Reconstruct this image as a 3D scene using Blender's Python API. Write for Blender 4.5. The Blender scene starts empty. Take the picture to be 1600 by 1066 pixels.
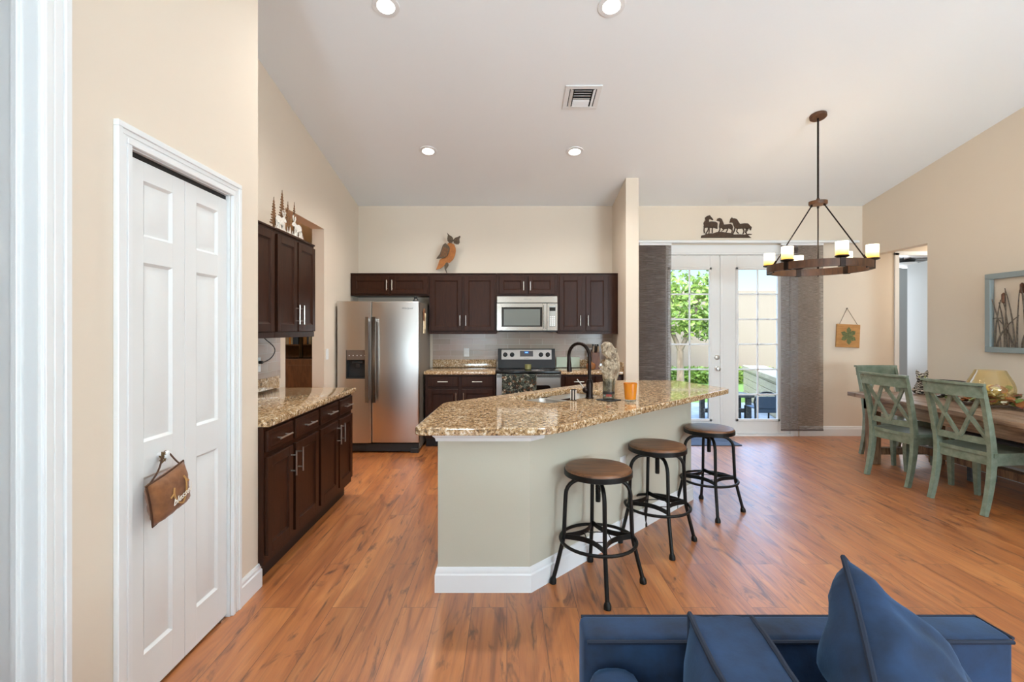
import bpy, bmesh, math, random
from mathutils import Vector, Matrix, Euler, noise
random.seed(7)
SC = bpy.context.scene
COL = SC.collection
PI = math.pi

# ------------------------------------------------------------------ camera
CZ = 1.41          # eye height
YB = 6.40          # back wall distance
F = 750.0          # focal length in pixels of the 1600 px frame
cam = bpy.data.objects.new('camera', bpy.data.cameras.new('camera'))
COL.objects.link(cam)
cam.location = (0, 0, CZ)
cam.rotation_euler = (PI / 2, 0, 0)
cam.data.sensor_width = 36
cam.data.lens = 36 * F / 1600
cam.data.shift_x = 8 / 1600
cam.data.shift_y = -17 / 1600
cam.data.clip_start = 0.02
SC.camera = cam

# ------------------------------------------------------------------ exposure, world, sun, fill lamps
SC.view_settings.view_transform = 'Standard'
SC.view_settings.look = 'None'
SC.view_settings.gamma = 1
SC.view_settings.exposure = 0.20
SC.view_settings.use_curve_mapping = False

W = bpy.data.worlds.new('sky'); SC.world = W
W.use_nodes = True
nt = W.node_tree
sky = nt.nodes.new('ShaderNodeTexSky')
sky.sky_type = 'NISHITA'; sky.sun_disc = False
sky.sun_elevation = math.radians(52); sky.sun_rotation = math.radians(200)
sky.air_density = 1.0; sky.dust_density = 1.2; sky.ozone_density = 1.2
bg = nt.nodes['Background']
# sky strength boosted overhead, out of view, for more light through the doors, clear blue towards the horizon
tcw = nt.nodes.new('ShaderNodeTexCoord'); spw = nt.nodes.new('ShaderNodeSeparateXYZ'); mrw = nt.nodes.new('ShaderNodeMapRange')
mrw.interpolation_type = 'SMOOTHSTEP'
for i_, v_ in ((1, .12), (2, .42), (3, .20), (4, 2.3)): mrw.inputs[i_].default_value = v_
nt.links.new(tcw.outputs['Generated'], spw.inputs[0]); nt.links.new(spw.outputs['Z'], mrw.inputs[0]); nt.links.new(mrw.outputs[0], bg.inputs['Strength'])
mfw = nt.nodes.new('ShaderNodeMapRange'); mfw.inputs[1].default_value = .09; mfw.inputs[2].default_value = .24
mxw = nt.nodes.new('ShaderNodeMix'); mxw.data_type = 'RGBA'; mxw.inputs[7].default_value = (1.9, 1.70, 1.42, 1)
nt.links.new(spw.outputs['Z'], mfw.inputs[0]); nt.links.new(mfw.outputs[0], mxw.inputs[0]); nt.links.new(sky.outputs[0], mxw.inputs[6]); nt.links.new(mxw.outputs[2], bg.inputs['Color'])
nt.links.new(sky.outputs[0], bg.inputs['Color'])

def lamp(kind, name, loc, energy, color=(1, 1, 1), rot=(0, 0, 0), **kw):
    l = bpy.data.lights.new(name, kind); l.energy = energy; l.color = color
    for k, v in kw.items(): setattr(l, k, v)
    o = bpy.data.objects.new(name, l); o.location = loc; o.rotation_euler = rot
    COL.objects.link(o); return o

sd = Vector((0.60, 0.28, -0.75)).normalized()
sun = lamp('SUN', 'sun', (-8, -6, 12), .9, (1, .95, .86), angle=math.radians(0.6))
sun.rotation_euler = sd.to_track_quat('-Z', 'Y').to_euler()
# fill lamps added at unseen windows behind the camera, the front-wall pair aimed upward
WIN = [(-1.28, -.62), (2.90, 4.60)]
for i, (a, b) in enumerate(WIN):
    lamp('AREA', 'daylight_fill', ((a + b) / 2, -3.46, 1.35), (145, 450)[i], (.66, .86, 1.0), (PI / 2 + 1.18, 0, 0),
         shape='RECTANGLE', size=b - a, size_y=2.3)
RWIN = (-2.3, -0.3)
lamp('AREA', 'daylight_fill', (4.80, sum(RWIN) / 2, 1.45), 12, (.78, .90, 1.0), (0, PI / 2, 0), shape='RECTANGLE', size=1.9, size_y=2.0)
lamp('AREA', 'daylight_fill', (6.9, 8.55, 1.6), 62, (.85, .93, 1.0), (-PI / 2, 0, 0), shape='RECTANGLE', size=2.2, size_y=1.6)  # added fill lamp inside the far bedroom, which has no window

# ------------------------------------------------------------------ helpers
def hexc(h):
    h = h.lstrip('#'); v = [int(h[i:i + 2], 16) / 255 for i in (0, 2, 4)]
    return tuple((c / 12.92 if c <= .04045 else ((c + .055) / 1.055) ** 2.4) for c in v) + (1,)

class MB:
    """collects shapes into one mesh; off = base point of the thing (subtracted)"""
    def __init__(s, off=(0, 0, 0)):
        s.bm = bmesh.new(); s.off = Vector(off)
    def _v(s, p, M=None):
        p = Vector(p)
        if M is not None: p = M @ p
        return s.bm.verts.new(p - s.off)
    def box(s, x0, x1, y0, y1, z0, z1, bev=0, seg=1, M=None):
        v = [s._v((x, y, z), M) for z in (z0, z1) for y in (y0, y1) for x in (x0, x1)]
        fs = [(0, 2, 3, 1), (4, 5, 7, 6), (0, 1, 5, 4), (2, 6, 7, 3), (0, 4, 6, 2), (1, 3, 7, 5)]
        F_ = [s.bm.faces.new([v[i] for i in f]) for f in fs]
        if bev > 0:
            ed = list({e for f in F_ for e in f.edges})
            bmesh.ops.bevel(s.bm, geom=ed, offset=bev, segments=seg, affect='EDGES', profile=.5, clamp_overlap=True)
        return s
    def prism(s, pts, h0, h1, M=None, bev=0, seg=1):
        n = len(pts)
        a = [s._v((x, y, h0), M) for x, y in pts]; b = [s._v((x, y, h1), M) for x, y in pts]
        fb = s.bm.faces.new(list(reversed(a))); ft = s.bm.faces.new(b); F_ = [fb, ft]
        for i in range(n):
            F_.append(s.bm.faces.new((a[i], a[(i + 1) % n], b[(i + 1) % n], b[i])))
        if bev > 0:
            ed = list(set(fb.edges) | set(ft.edges))
            bmesh.ops.bevel(s.bm, geom=ed, offset=bev, segments=seg, affect='EDGES', profile=.5, clamp_overlap=True)
        return s
    def tube(s, pts, r, n=10, closed=False, M=None, caps=True, squash=None, up=None):
        pts = [Vector(p) for p in pts]; m = len(pts)
        rr = r if isinstance(r, (list, tuple)) else [r] * m
        rings = []; prev = None
        for i, p in enumerate(pts):
            if closed: t = pts[(i + 1) % m] - pts[(i - 1) % m]
            else: t = pts[min(i + 1, m - 1)] - pts[max(i - 1, 0)]
            if t.length < 1e-9: t = Vector((0, 0, 1))
            t.normalize()
            if up is not None:
                a = Vector(up).cross(t)
                if a.length < 1e-4: a = t.orthogonal()
            elif prev is None: a = t.orthogonal()
            else:
                a = prev - t * prev.dot(t)
                if a.length < 1e-6: a = t.orthogonal()
            a.normalize(); b = t.cross(a); prev = a
            w = squash if squash else (1, 1)
            rings.append([s._v(p + a * math.cos(2 * PI * k / n) * rr[i] * w[0] + b * math.sin(2 * PI * k / n) * rr[i] * w[1], M) for k in range(n)])
        for i in range(m if closed else m - 1):
            A, B = rings[i], rings[(i + 1) % m]
            for k in range(n): s.bm.faces.new((A[k], A[(k + 1) % n], B[(k + 1) % n], B[k]))
        if caps and not closed:
            s.bm.faces.new(list(reversed(rings[0]))); s.bm.faces.new(rings[-1])
        return s
    def bar(s, p0, p1, w, h, up=(0, 0, 1), M=None):
        """square bar between two points"""
        return s.sweep([p0, p1], w, h, up, M)
    def sweep(s, pts, w, h, up=(0, 0, 1), M=None):
        """rectangular section along a path, w sideways, h along 'up' (floats or lists)"""
        pts = [Vector(p) for p in pts]; m = len(pts); rings = []
        for i, p in enumerate(pts):
            t = (pts[min(i + 1, m - 1)] - pts[max(i - 1, 0)]).normalized()
            a = t.cross(Vector(up)); a = a.normalized() if a.length > 1e-5 else t.orthogonal().normalized()
            b = a.cross(t).normalized()
            ww = w[i] if isinstance(w, (list, tuple)) else w; hh = h[i] if isinstance(h, (list, tuple)) else h
            rings.append([s._v(p + a * sx * ww / 2 + b * sz * hh / 2, M) for sx, sz in ((-1, -1), (1, -1), (1, 1), (-1, 1))])
        for A, B in zip(rings, rings[1:]):
            for k in range(4): s.bm.faces.new((A[k], A[(k + 1) % 4], B[(k + 1) % 4], B[k]))
        s.bm.faces.new(list(reversed(rings[0]))); s.bm.faces.new(rings[-1])
        return s
    def lathe(s, prof, c=(0, 0, 0), n=24, M=None):
        c = Vector(c); rings = []; shut = len(prof) > 2 and prof[0] == prof[-1] and prof[0][0] > 0
        if shut: prof = prof[:-1]
        for r, z in prof:
            if r < 1e-6: rings.append([s._v(c + Vector((0, 0, z)), M)])
            else: rings.append([s._v(c + Vector((r * math.cos(2 * PI * k / n), r * math.sin(2 * PI * k / n), z)), M) for k in range(n)])
        for A, B in zip(rings, rings[1:] + ([rings[0]] if shut else [])):
            if len(A) == 1 and len(B) == 1: continue
            for k in range(n):
                k2 = (k + 1) % n
                if len(A) == 1: s.bm.faces.new((A[0], B[k2], B[k]))
                elif len(B) == 1: s.bm.faces.new((A[k], A[k2], B[0]))
                else: s.bm.faces.new((A[k], A[k2], B[k2], B[k]))
        if shut: return s
        if len(rings[0]) > 1: s.bm.faces.new(list(reversed(rings[0])))
        if len(rings[-1]) > 1: s.bm.faces.new(rings[-1])
        return s
    def cyl(s, p0, p1, r, n=16, M=None):
        return s.tube([p0, p1], r, n, M=M)
    def ball(s, c, r, n=12, M=None, sc=(1, 1, 1)):
        res = bmesh.ops.create_uvsphere(s.bm, u_segments=n * 2 if n < 10 else n, v_segments=max(6, n // 2 + 2), radius=1)
        for v in res['verts']:
            p = Vector((v.co.x * r * sc[0], v.co.y * r * sc[1], v.co.z * r * sc[2])) + Vector(c)
            if M is not None: p = M @ p
            v.co = p - s.off
        return s
    def quad(s, a, b, c, d, M=None):
        s.bm.faces.new([s._v(q, M) for q in (a, b, c, d)]); return s
    def build(s, name, mat, parent=None, smooth=35):
        bmesh.ops.recalc_face_normals(s.bm, faces=s.bm.faces[:])
        me = bpy.data.meshes.new(name); s.bm.to_mesh(me); s.bm.free()
        if mat: me.materials.append(mat)
        if smooth:
            me.shade_smooth(); me.set_sharp_from_angle(angle=math.radians(smooth))
        o = bpy.data.objects.new(name, me); COL.objects.link(o)
        if parent is not None: o.parent = parent
        else: o.location = s.off
        return o

def tag(o, label=None, cat=None, group=None, kind=None):
    if label: o['label'] = label
    if cat: o['category'] = cat
    if group: o['group'] = group
    if kind: o['kind'] = kind
    return o

def thing(name, label, cat, loc=(0, 0, 0), rz=0, group=None):
    o = bpy.data.objects.new(name, None); COL.objects.link(o)
    o.empty_display_size = .1
    o.location = loc; o.rotation_euler = (0, 0, rz)
    return tag(o, label, cat, group)

def dup(root, loc, rz, label, group=None):
    r = root.copy(); COL.objects.link(r); r.location = loc; r.rotation_euler = (0, 0, rz)
    r['label'] = label
    if group: r['group'] = group
    for ch in root.children:
        c = ch.copy(); COL.objects.link(c); c.parent = r
        for g in ch.children:
            d = g.copy(); COL.objects.link(d); d.parent = c
    return r

def struct(name, mb, mat, parent=None, smooth=35):
    o = mb.build(name, mat, parent, smooth)
    if parent is None: o['kind'] = 'structure'
    return o

def text_obj(name, body, size, M, mat, parent, off=(0, 0, 0), shear=0.0, ext=.0006, align='CENTER', bold=0.0):
    cu = bpy.data.curves.new(name, 'FONT'); cu.body = body; cu.size = size; cu.shear = shear
    cu.extrude = ext; cu.align_x = align; cu.align_y = 'CENTER'; cu.offset = bold; cu.resolution_u = 3
    t = bpy.data.objects.new(name, cu); COL.objects.link(t)
    bpy.context.view_layer.update()
    me = bpy.data.meshes.new_from_object(t.evaluated_get(bpy.context.evaluated_depsgraph_get()))
    bpy.data.objects.remove(t); bpy.data.curves.remove(cu)
    me.transform(Matrix.Translation(-Vector(off)) @ M)
    me.materials.clear(); me.materials.append(mat)
    o = bpy.data.objects.new(name, me); COL.objects.link(o)
    if parent is not None: o.parent = parent
    return o

def frame_of(x, y, z, o=(0, 0, 0)):
    M = Matrix.Identity(4)
    for i, a in enumerate((x, y, z)):
        for j in range(3): M[j][i] = a[j]
    for j in range(3): M[j][3] = o[j]
    return M

def PX(x, y, Y):
    """point at depth Y seen at photo pixel x, y"""
    return Vector(((x - 792) * Y / F, Y, CZ - (y - 516) * Y / F))

# ------------------------------------------------------------------ materials
def newmat(name):
    m = bpy.data.materials.new(name); m.use_nodes = True
    n = m.node_tree.nodes; return m, n, m.node_tree.links, n['Principled BSDF']

def mat(name, col, rough=.5, metal=0, **kw):
    m, n, l, b = newmat(name)
    b.inputs['Base Color'].default_value = hexc(col) if isinstance(col, str) else col
    b.inputs['Roughness'].default_value = rough; b.inputs['Metallic'].default_value = metal
    for k, v in kw.items(): b.inputs[k.replace('_', ' ')].default_value = v
    return m

def coords(n, l, scale=(1, 1, 1), kind='Object', rot=(0, 0, 0)):
    tc = n.new('ShaderNodeTexCoord'); mp = n.new('ShaderNodeMapping')
    mp.inputs['Scale'].default_value = scale; mp.inputs['Rotation'].default_value = rot
    l.new(tc.outputs[kind], mp.inputs['Vector']); return mp.outputs[0]

def ramp(n, stops, interp='LINEAR'):
    r = n.new('ShaderNodeValToRGB'); r.color_ramp.interpolation = interp
    e = r.color_ramp.elements
    while len(e) < len(stops): e.new(.5)
    for i, (p, c) in enumerate(stops):
        e[i].position = p; e[i].color = hexc(c) if isinstance(c, str) else (c, c, c, 1)
    return r

def noise_tex(n, l, vec, scale, detail=4, rough=.55, dist=0):
    t = n.new('ShaderNodeTexNoise'); t.inputs['Scale'].default_value = scale
    t.inputs['Detail'].default_value = detail; t.inputs['Roughness'].default_value = rough
    t.inputs['Distortion'].default_value = dist
    if vec is not None: l.new(vec, t.inputs['Vector'])
    return t

def mixc(n, l, a, b, fac, mode='MIX'):
    m = n.new('ShaderNodeMix'); m.data_type = 'RGBA'; m.blend_type = mode
    for sock, v in ((m.inputs[6], a), (m.inputs[7], b), (m.inputs[0], fac)):
        if hasattr(v, 'links'): l.new(v, sock)
        else: sock.default_value = v
    return m.outputs[2]

def bump(n, l, b, h, strength=.2, dist=.01):
    bp = n.new('ShaderNodeBump'); bp.inputs['Strength'].default_value = strength; bp.inputs['Distance'].default_value = dist
    l.new(h, bp.inputs['Height']); l.new(bp.outputs[0], b.inputs['Normal'])

def paint(name, col, rough=.75, bs=.06, scale=90):
    m, n, l, b = newmat(name)
    b.inputs['Base Color'].default_value = hexc(col); b.inputs['Roughness'].default_value = rough
    t = noise_tex(n, l, coords(n, l), scale, 3)
    bump(n, l, b, t.outputs[0], bs, .004)
    return m

M_WALL = paint('cream_wall_paint', '#e2d4c2')
M_ISL = paint('greige_wall_paint', '#c0bbaa')
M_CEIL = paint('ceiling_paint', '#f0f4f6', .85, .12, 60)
M_TRIM = mat('white_trim_paint', '#e9eaea', .35)
M_DOORW = mat('white_door_paint', '#e6e7e6', .4)
M_GRAYW = paint('gray_room_paint', '#a9afb0')
M_WARM = paint('warm_room_paint', '#dcbd87')

def wood(name, c0, c1, scale=(6, 60, 60), rough=.45, contrast=(.3, .7), bs=.05):
    m, n, l, b = newmat(name)
    v = coords(n, l, scale)
    t = noise_tex(n, l, v, 1.0, 6, .6, 1.2)
    r = ramp(n, [(contrast[0], c0), (contrast[1], c1)]); l.new(t.outputs[0], r.inputs[0])
    l.new(r.outputs[0], b.inputs['Base Color']); b.inputs['Roughness'].default_value = rough
    bump(n, l, b, t.outputs[0], bs, .003)
    return m

M_CAB = wood('espresso_wood', '#2b150b', '#3c2012', (30, 30, 4), .36, bs=.02)
M_CAB.node_tree.nodes['Principled BSDF'].inputs['Specular IOR Level'].default_value = .2
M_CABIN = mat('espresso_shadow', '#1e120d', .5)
M_SEATW = wood('stool_seat_wood', '#4a2b17', '#835633', (5, 40, 40), .4)
M_RINGW = wood('chandelier_wood', '#3b2516', '#6a4429', (20, 20, 4), .5)

def floor_mat():
    m, n, l, b = newmat('vinyl_plank_floor')
    tc = n.new('ShaderNodeTexCoord')
    mp = n.new('ShaderNodeMapping'); mp.inputs['Rotation'].default_value = (0, 0, PI / 2)
    l.new(tc.outputs['Object'], mp.inputs['Vector'])
    br = n.new('ShaderNodeTexBrick'); br.offset = .37; br.offset_frequency = 2
    br.inputs['Scale'].default_value = 1; br.inputs['Brick Width'].default_value = 1.22; br.inputs['Row Height'].default_value = .178
    br.inputs['Mortar Size'].default_value = .0012; br.inputs['Mortar Smooth'].default_value = .2; br.inputs['Bias'].default_value = 0
    br.inputs['Color1'].default_value = (0, 0, 0, 1); br.inputs['Color2'].default_value = (1, 1, 1, 1); br.inputs['Mortar'].default_value = (.5, .5, .5, 1)
    l.new(mp.outputs[0], br.inputs['Vector'])
    # plank-shifted coordinates for the grain
    sep = n.new('ShaderNodeSeparateXYZ'); l.new(tc.outputs['Object'], sep.inputs[0])
    ad = n.new('ShaderNodeMath'); ad.operation = 'MULTIPLY_ADD'; ad.inputs[1].default_value = 37.0
    l.new(br.outputs['Color'], ad.inputs[0]); l.new(sep.outputs['Z'], ad.inputs[2])
    cmb = n.new('ShaderNodeCombineXYZ'); l.new(sep.outputs['X'], cmb.inputs[0]); l.new(sep.outputs['Y'], cmb.inputs[1]); l.new(ad.outputs[0], cmb.inputs[2])
    def m2(scale):
        q = n.new('ShaderNodeMapping'); q.inputs['Scale'].default_value = scale; l.new(cmb.outputs[0], q.inputs['Vector']); return q.outputs[0]
    g1 = noise_tex(n, l, m2((8, .85, 1)), 1, 5, .55, 2.2)
    g2 = noise_tex(n, l, m2((48, 1.6, 1)), 1, 4, .6, .9)
    k1 = noise_tex(n, l, m2((7, 1.5, 1)), 1, 5, .62, 2.6)
    r1 = ramp(n, [(.25, '#7c421c'), (.42, '#b3692f'), (.58, '#c2793c'), (.80, '#d29052')]); l.new(g1.outputs[0], r1.inputs[0])
    r2 = ramp(n, [(.32, '#8a6a58'), (.55, '#ffffff')]); l.new(g2.outputs[0], r2.inputs[0])
    c = mixc(n, l, r1.outputs[0], r2.outputs[0], .38, 'MULTIPLY')
    r3 = ramp(n, [(.555, 0.0), (.68, .92)]); l.new(k1.outputs[0], r3.inputs[0])
    c = mixc(n, l, c, hexc('#5b2f17'), r3.outputs[0])
    r4 = ramp(n, [(0, '#e2d8d0'), (1, '#ffffff')]); l.new(br.outputs['Color'], r4.inputs[0])
    c = mixc(n, l, c, r4.outputs[0], .8, 'MULTIPLY')
    c = mixc(n, l, c, hexc('#4b2a17'), br.outputs['Fac'])
    l.new(c, b.inputs['Base Color'])
    rr = ramp(n, [(.3, .32), (.7, .44)]); l.new(g2.outputs[0], rr.inputs[0]); l.new(rr.outputs[0], b.inputs['Roughness'])
    b.inputs['Specular IOR Level'].default_value = .8
    b.inputs['Coat Weight'].default_value = .7; b.inputs['Coat Roughness'].default_value = .5; b.inputs['Coat IOR'].default_value = 1.6
    bump(n, l, b, g2.outputs[0], .05, .002)
    return m
M_FLOOR = floor_mat()

def granite():
    m, n, l, b = newmat('granite')
    v = coords(n, l)
    a = noise_tex(n, l, v, 58, 5, .68, .5); s = noise_tex(n, l, v, 120, 4, .65)
    w = n.new('ShaderNodeTexVoronoi'); w.inputs['Scale'].default_value = 95; l.new(v, w.inputs['Vector'])
    big = noise_tex(n, l, v, 9, 3, .5)
    r = ramp(n, [(.34, '#1d1713'), (.40, '#6b5138'), (.46, '#ab8860'), (.54, '#cdb189'), (.62, '#f6f0e2')])
    l.new(a.outputs[0], r.inputs[0])
    r2 = ramp(n, [(.36, '#1d1815'), (.44, '#ffffff')]); l.new(s.outputs[0], r2.inputs[0])
    c = mixc(n, l, r.outputs[0], r2.outputs[0], .75, 'MULTIPLY')
    r3 = ramp(n, [(0, '#f1ead8'), (.3, '#c2a27b'), (.7, '#977857'), (1, '#e2d5b8')])
    l.new(w.outputs['Color'], r3.inputs[0])
    c = mixc(n, l, c, r3.outputs[0], .16)
    r4 = ramp(n, [(.35, '#e8d3b8'), (.65, '#fffaf0')]); l.new(big.outputs[0], r4.inputs[0])
    c = mixc(n, l, c, r4.outputs[0], .6, 'MULTIPLY')
    l.new(c, b.inputs['Base Color']); b.inputs['Roughness'].default_value = .06
    b.inputs['Specular IOR Level'].default_value = .7
    return m
M_GRAN = granite()

def steel(name, col='#b9b4ad', rough=.26, sc=(400, 400, 2)):
    m, n, l, b = newmat(name)
    b.inputs['Base Color'].default_value = hexc(col); b.inputs['Metallic'].default_value = 1
    b.inputs['Roughness'].default_value = rough
    return m
M_STEEL = steel('brushed_stainless', '#cbc9c6', .33)
M_STEEL2 = steel('satin_stainless', '#aaa59f', .2)
M_NICKEL = mat('brushed_nickel', '#cfcac2', .28, 1)
M_BLACK = mat('black_gloss', '#0d0d0e', .12)
M_BLKM = mat('black_matte', '#141312', .5)
M_DKGRAY = mat('dark_gray_plastic', '#2b2c2d', .45)
M_FSIDE = mat('fridge_side_gray', '#8a8278', .45, .3)
M_BRONZE = mat('oil_rubbed_bronze', '#2a211e', .3, .85)
M_IRON = mat('black_iron', '#22211f', .45, .7)
M_DARKGL = mat('dark_oven_glass', '#1b1614', .08)
M_MWGL = mat('microwave_window', '#6d736f', .15)

def tile_mat():
    m, n, l, b = newmat('backsplash_tile')
    tc = n.new('ShaderNodeTexCoord'); sp = n.new('ShaderNodeSeparateXYZ'); l.new(tc.outputs['Object'], sp.inputs[0])
    ad = n.new('ShaderNodeMath'); l.new(sp.outputs['X'], ad.inputs[0]); l.new(sp.outputs['Y'], ad.inputs[1])
    cm = n.new('ShaderNodeCombineXYZ'); l.new(ad.outputs[0], cm.inputs[0]); l.new(sp.outputs['Z'], cm.inputs[1])
    br = n.new('ShaderNodeTexBrick'); br.inputs['Scale'].default_value = 1
    br.inputs['Brick Width'].default_value = .305; br.inputs['Row Height'].default_value = .0762
    br.inputs['Mortar Size'].default_value = .0022; br.inputs['Mortar Smooth'].default_value = .3
    br.inputs['Color1'].default_value = hexc('#a79688'); br.inputs['Color2'].default_value = hexc('#b9a69a'); br.inputs['Mortar'].default_value = hexc('#cfc3b6')
    l.new(cm.outputs[0], br.inputs['Vector'])
    t = noise_tex(n, l, cm.outputs[0], 3, 3)
    r = ramp(n, [(.3, '#f1e0dc'), (.7, '#f0f6f0')]); l.new(t.outputs[0], r.inputs[0])
    l.new(mixc(n, l, br.outputs['Color'], r.outputs[0], .8, 'MULTIPLY'), b.inputs['Base Color'])
    b.inputs['Roughness'].default_value = .22
    inv = n.new('ShaderNodeMath'); inv.operation = 'SUBTRACT'; inv.inputs[0].default_value = 1; l.new(br.outputs['Fac'], inv.inputs[1])
    bump(n, l, b, inv.outputs[0], .4, .003)
    return m
M_TILE = tile_mat()

def velvet():
    m, n, l, b = newmat('blue_velvet')
    v = coords(n, l)
    t = noise_tex(n, l, v, 9, 4, .6); t2 = noise_tex(n, l, v, 160, 2)
    r = ramp(n, [(.3, '#0c1c31'), (.7, '#17375c')]); l.new(t.outputs[0], r.inputs[0])
    l.new(r.outputs[0], b.inputs['Base Color']); b.inputs['Roughness'].default_value = .8
    b.inputs['Sheen Weight'].default_value = .35; b.inputs['Sheen Roughness'].default_value = .4
    b.inputs['Sheen Tint'].default_value = hexc('#6d9fd0')
    bump(n, l, b, t2.outputs[0], .15, .002)
    return m
M_VEL = velvet()
M_PIPE = mat('navy_piping', '#152236', .8)

def sage():
    m, n, l, b = newmat('distressed_sage_paint')
    v = coords(n, l, (1, 1, 1))
    t = noise_tex(n, l, v, 14, 5, .65); t2 = noise_tex(n, l, coords(n, l, (25, 25, 6)), 1, 5, .7)
    r = ramp(n, [(.3, '#64715f'), (.7, '#8b9684')]); l.new(t.outputs[0], r.inputs[0])
    r2 = ramp(n, [(.70, 0.0), (.78, 1.0)]); l.new(t2.outputs[0], r2.inputs[0])
    l.new(mixc(n, l, r.outputs[0], hexc('#4a4a3c'), r2.outputs[0]), b.inputs['Base Color'])
    b.inputs['Roughness'].default_value = .38
    return m
M_SAGE = sage()

def table_wood():
    m, n, l, b = newmat('reclaimed_table_wood')
    v = coords(n, l, (9, 1.2, 9))
    t = noise_tex(n, l, v, 1, 6, .65, 1.0); t2 = noise_tex(n, l, coords(n, l, (50, 4, 50)), 1, 4)
    r = ramp(n, [(.25, '#6b513d'), (.5, '#a5876e'), (.75, '#c4ac95')]); l.new(t.outputs[0], r.inputs[0])
    r2 = ramp(n, [(.35, '#7d6554'), (.6, '#ffffff')]); l.new(t2.outputs[0], r2.inputs[0])
    l.new(mixc(n, l, r.outputs[0], r2.outputs[0], .6, 'MULTIPLY'), b.inputs['Base Color'])
    b.inputs['Roughness'].default_value = .42
    bump(n, l, b, t2.outputs[0], .2, .004)
    return m
M_TABLE = table_wood()

def thin_glass(name, tint='#ffffff', refl=.08, rough=0.0, tintmix=0.0):
    m, n, l, b = newmat(name)
    out = n['Material Output']
    tr = n.new('ShaderNodeBsdfTransparent'); tr.inputs[0].default_value = hexc(tint)
    gl = n.new('ShaderNodeBsdfGlossy'); gl.inputs['Roughness'].default_value = rough
    lw = n.new('ShaderNodeLayerWeight'); lw.inputs['Blend'].default_value = .12
    ma = n.new('ShaderNodeMath'); ma.operation = 'MULTIPLY_ADD'; ma.inputs[1].default_value = .55; ma.inputs[2].default_value = refl
    l.new(lw.outputs['Fresnel'], ma.inputs[0]); ma.use_clamp = True
    mx = n.new('ShaderNodeMixShader'); l.new(ma.outputs[0], mx.inputs[0]); l.new(tr.outputs[0], mx.inputs[1]); l.new(gl.outputs[0], mx.inputs[2])
    l.new(mx.outputs[0], out.inputs['Surface'])
    return m
M_GLASS = thin_glass('door_glass', '#f6fbf8', .01)
M_AMBER = thin_glass('amber_glass', '#fffaec', .045)
_n = M_AMBER.node_tree.nodes; _l = M_AMBER.node_tree.links      # crackled glass scatters a little light
_t = _n.new('ShaderNodeBsdfTranslucent'); _t.inputs[0].default_value = hexc('#f6dfa0'); _d = _n.new('ShaderNodeBsdfDiffuse'); _d.inputs[0].default_value = hexc('#f6dfa0')
_a = _n.new('ShaderNodeMixShader'); _a.inputs[0].default_value = .5; _l.new(_t.outputs[0], _a.inputs[1]); _l.new(_d.outputs[0], _a.inputs[2])
_m = _n.new('ShaderNodeMixShader'); _m.inputs[0].default_value = .09; _s = _n['Material Output'].inputs['Surface'].links[0].from_socket
_l.new(_s, _m.inputs[1]); _l.new(_a.outputs[0], _m.inputs[2]); _l.new(_m.outputs[0], _n['Material Output'].inputs['Surface'])
M_CLEAR = thin_glass('clear_acrylic', '#e4e9e8', .08)

def curtain_mat():
    m, n, l, b = newmat('woven_panel_fabric')
    out = n['Material Output']
    t = noise_tex(n, l, coords(n, l, (5, 5, 190)), 1, 5, .7, .3); t2 = noise_tex(n, l, coords(n, l, (14, 14, 420)), 1, 3, .7)
    r = ramp(n, [(.32, '#574b46'), (.5, '#7c6f68'), (.68, '#afa49d')]); l.new(t.outputs[0], r.inputs[0])
    d = n.new('ShaderNodeBsdfDiffuse'); l.new(r.outputs[0], d.inputs[0])
    tl = n.new('ShaderNodeBsdfTranslucent'); l.new(r.outputs[0], tl.inputs[0])
    tr = n.new('ShaderNodeBsdfTransparent')
    m1 = n.new('ShaderNodeMixShader'); m1.inputs[0].default_value = .4; l.new(d.outputs[0], m1.inputs[1]); l.new(tl.outputs[0], m1.inputs[2])
    r2 = ramp(n, [(.38, .10), (.62, .60)]); l.new(t2.outputs[0], r2.inputs[0])
    m2 = n.new('ShaderNodeMixShader'); l.new(r2.outputs[0], m2.inputs[0]); l.new(m1.outputs[0], m2.inputs[1]); l.new(tr.outputs[0], m2.inputs[2])
    l.new(m2.outputs[0], out.inputs['Surface'])
    return m
M_CURT = curtain_mat()

def emit(name, col, s):
    m, n, l, b = newmat(name)
    b.inputs['Base Color'].default_value = hexc(col)
    b.inputs['Emission Color'].default_value = hexc(col); b.inputs['Emission Strength'].default_value = s
    return m
M_LED = emit('led_lens', '#fff6e6', 9)

def candle_shade():
    m, n, l, b = newmat('lit_glass_shade')
    tc = n.new('ShaderNodeTexCoord'); sp = n.new('ShaderNodeSeparateXYZ'); l.new(tc.outputs['Generated'], sp.inputs[0])
    r = ramp(n, [(0, '#c99a3e'), (.4, '#f3d88c'), (.65, '#fff6dc')]); l.new(sp.outputs['Z'], r.inputs[0])
    s = ramp(n, [(0, .5), (.7, 1.0)]); l.new(sp.outputs['Z'], s.inputs[0])
    mu = n.new('ShaderNodeMath'); mu.operation = 'MULTIPLY'; mu.inputs[1].default_value = 2.6; l.new(s.outputs[0], mu.inputs[0])
    l.new(r.outputs[0], b.inputs['Emission Color']); l.new(mu.outputs[0], b.inputs['Emission Strength'])
    l.new(r.outputs[0], b.inputs['Base Color'])
    return m
M_SHADE = candle_shade()

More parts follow.
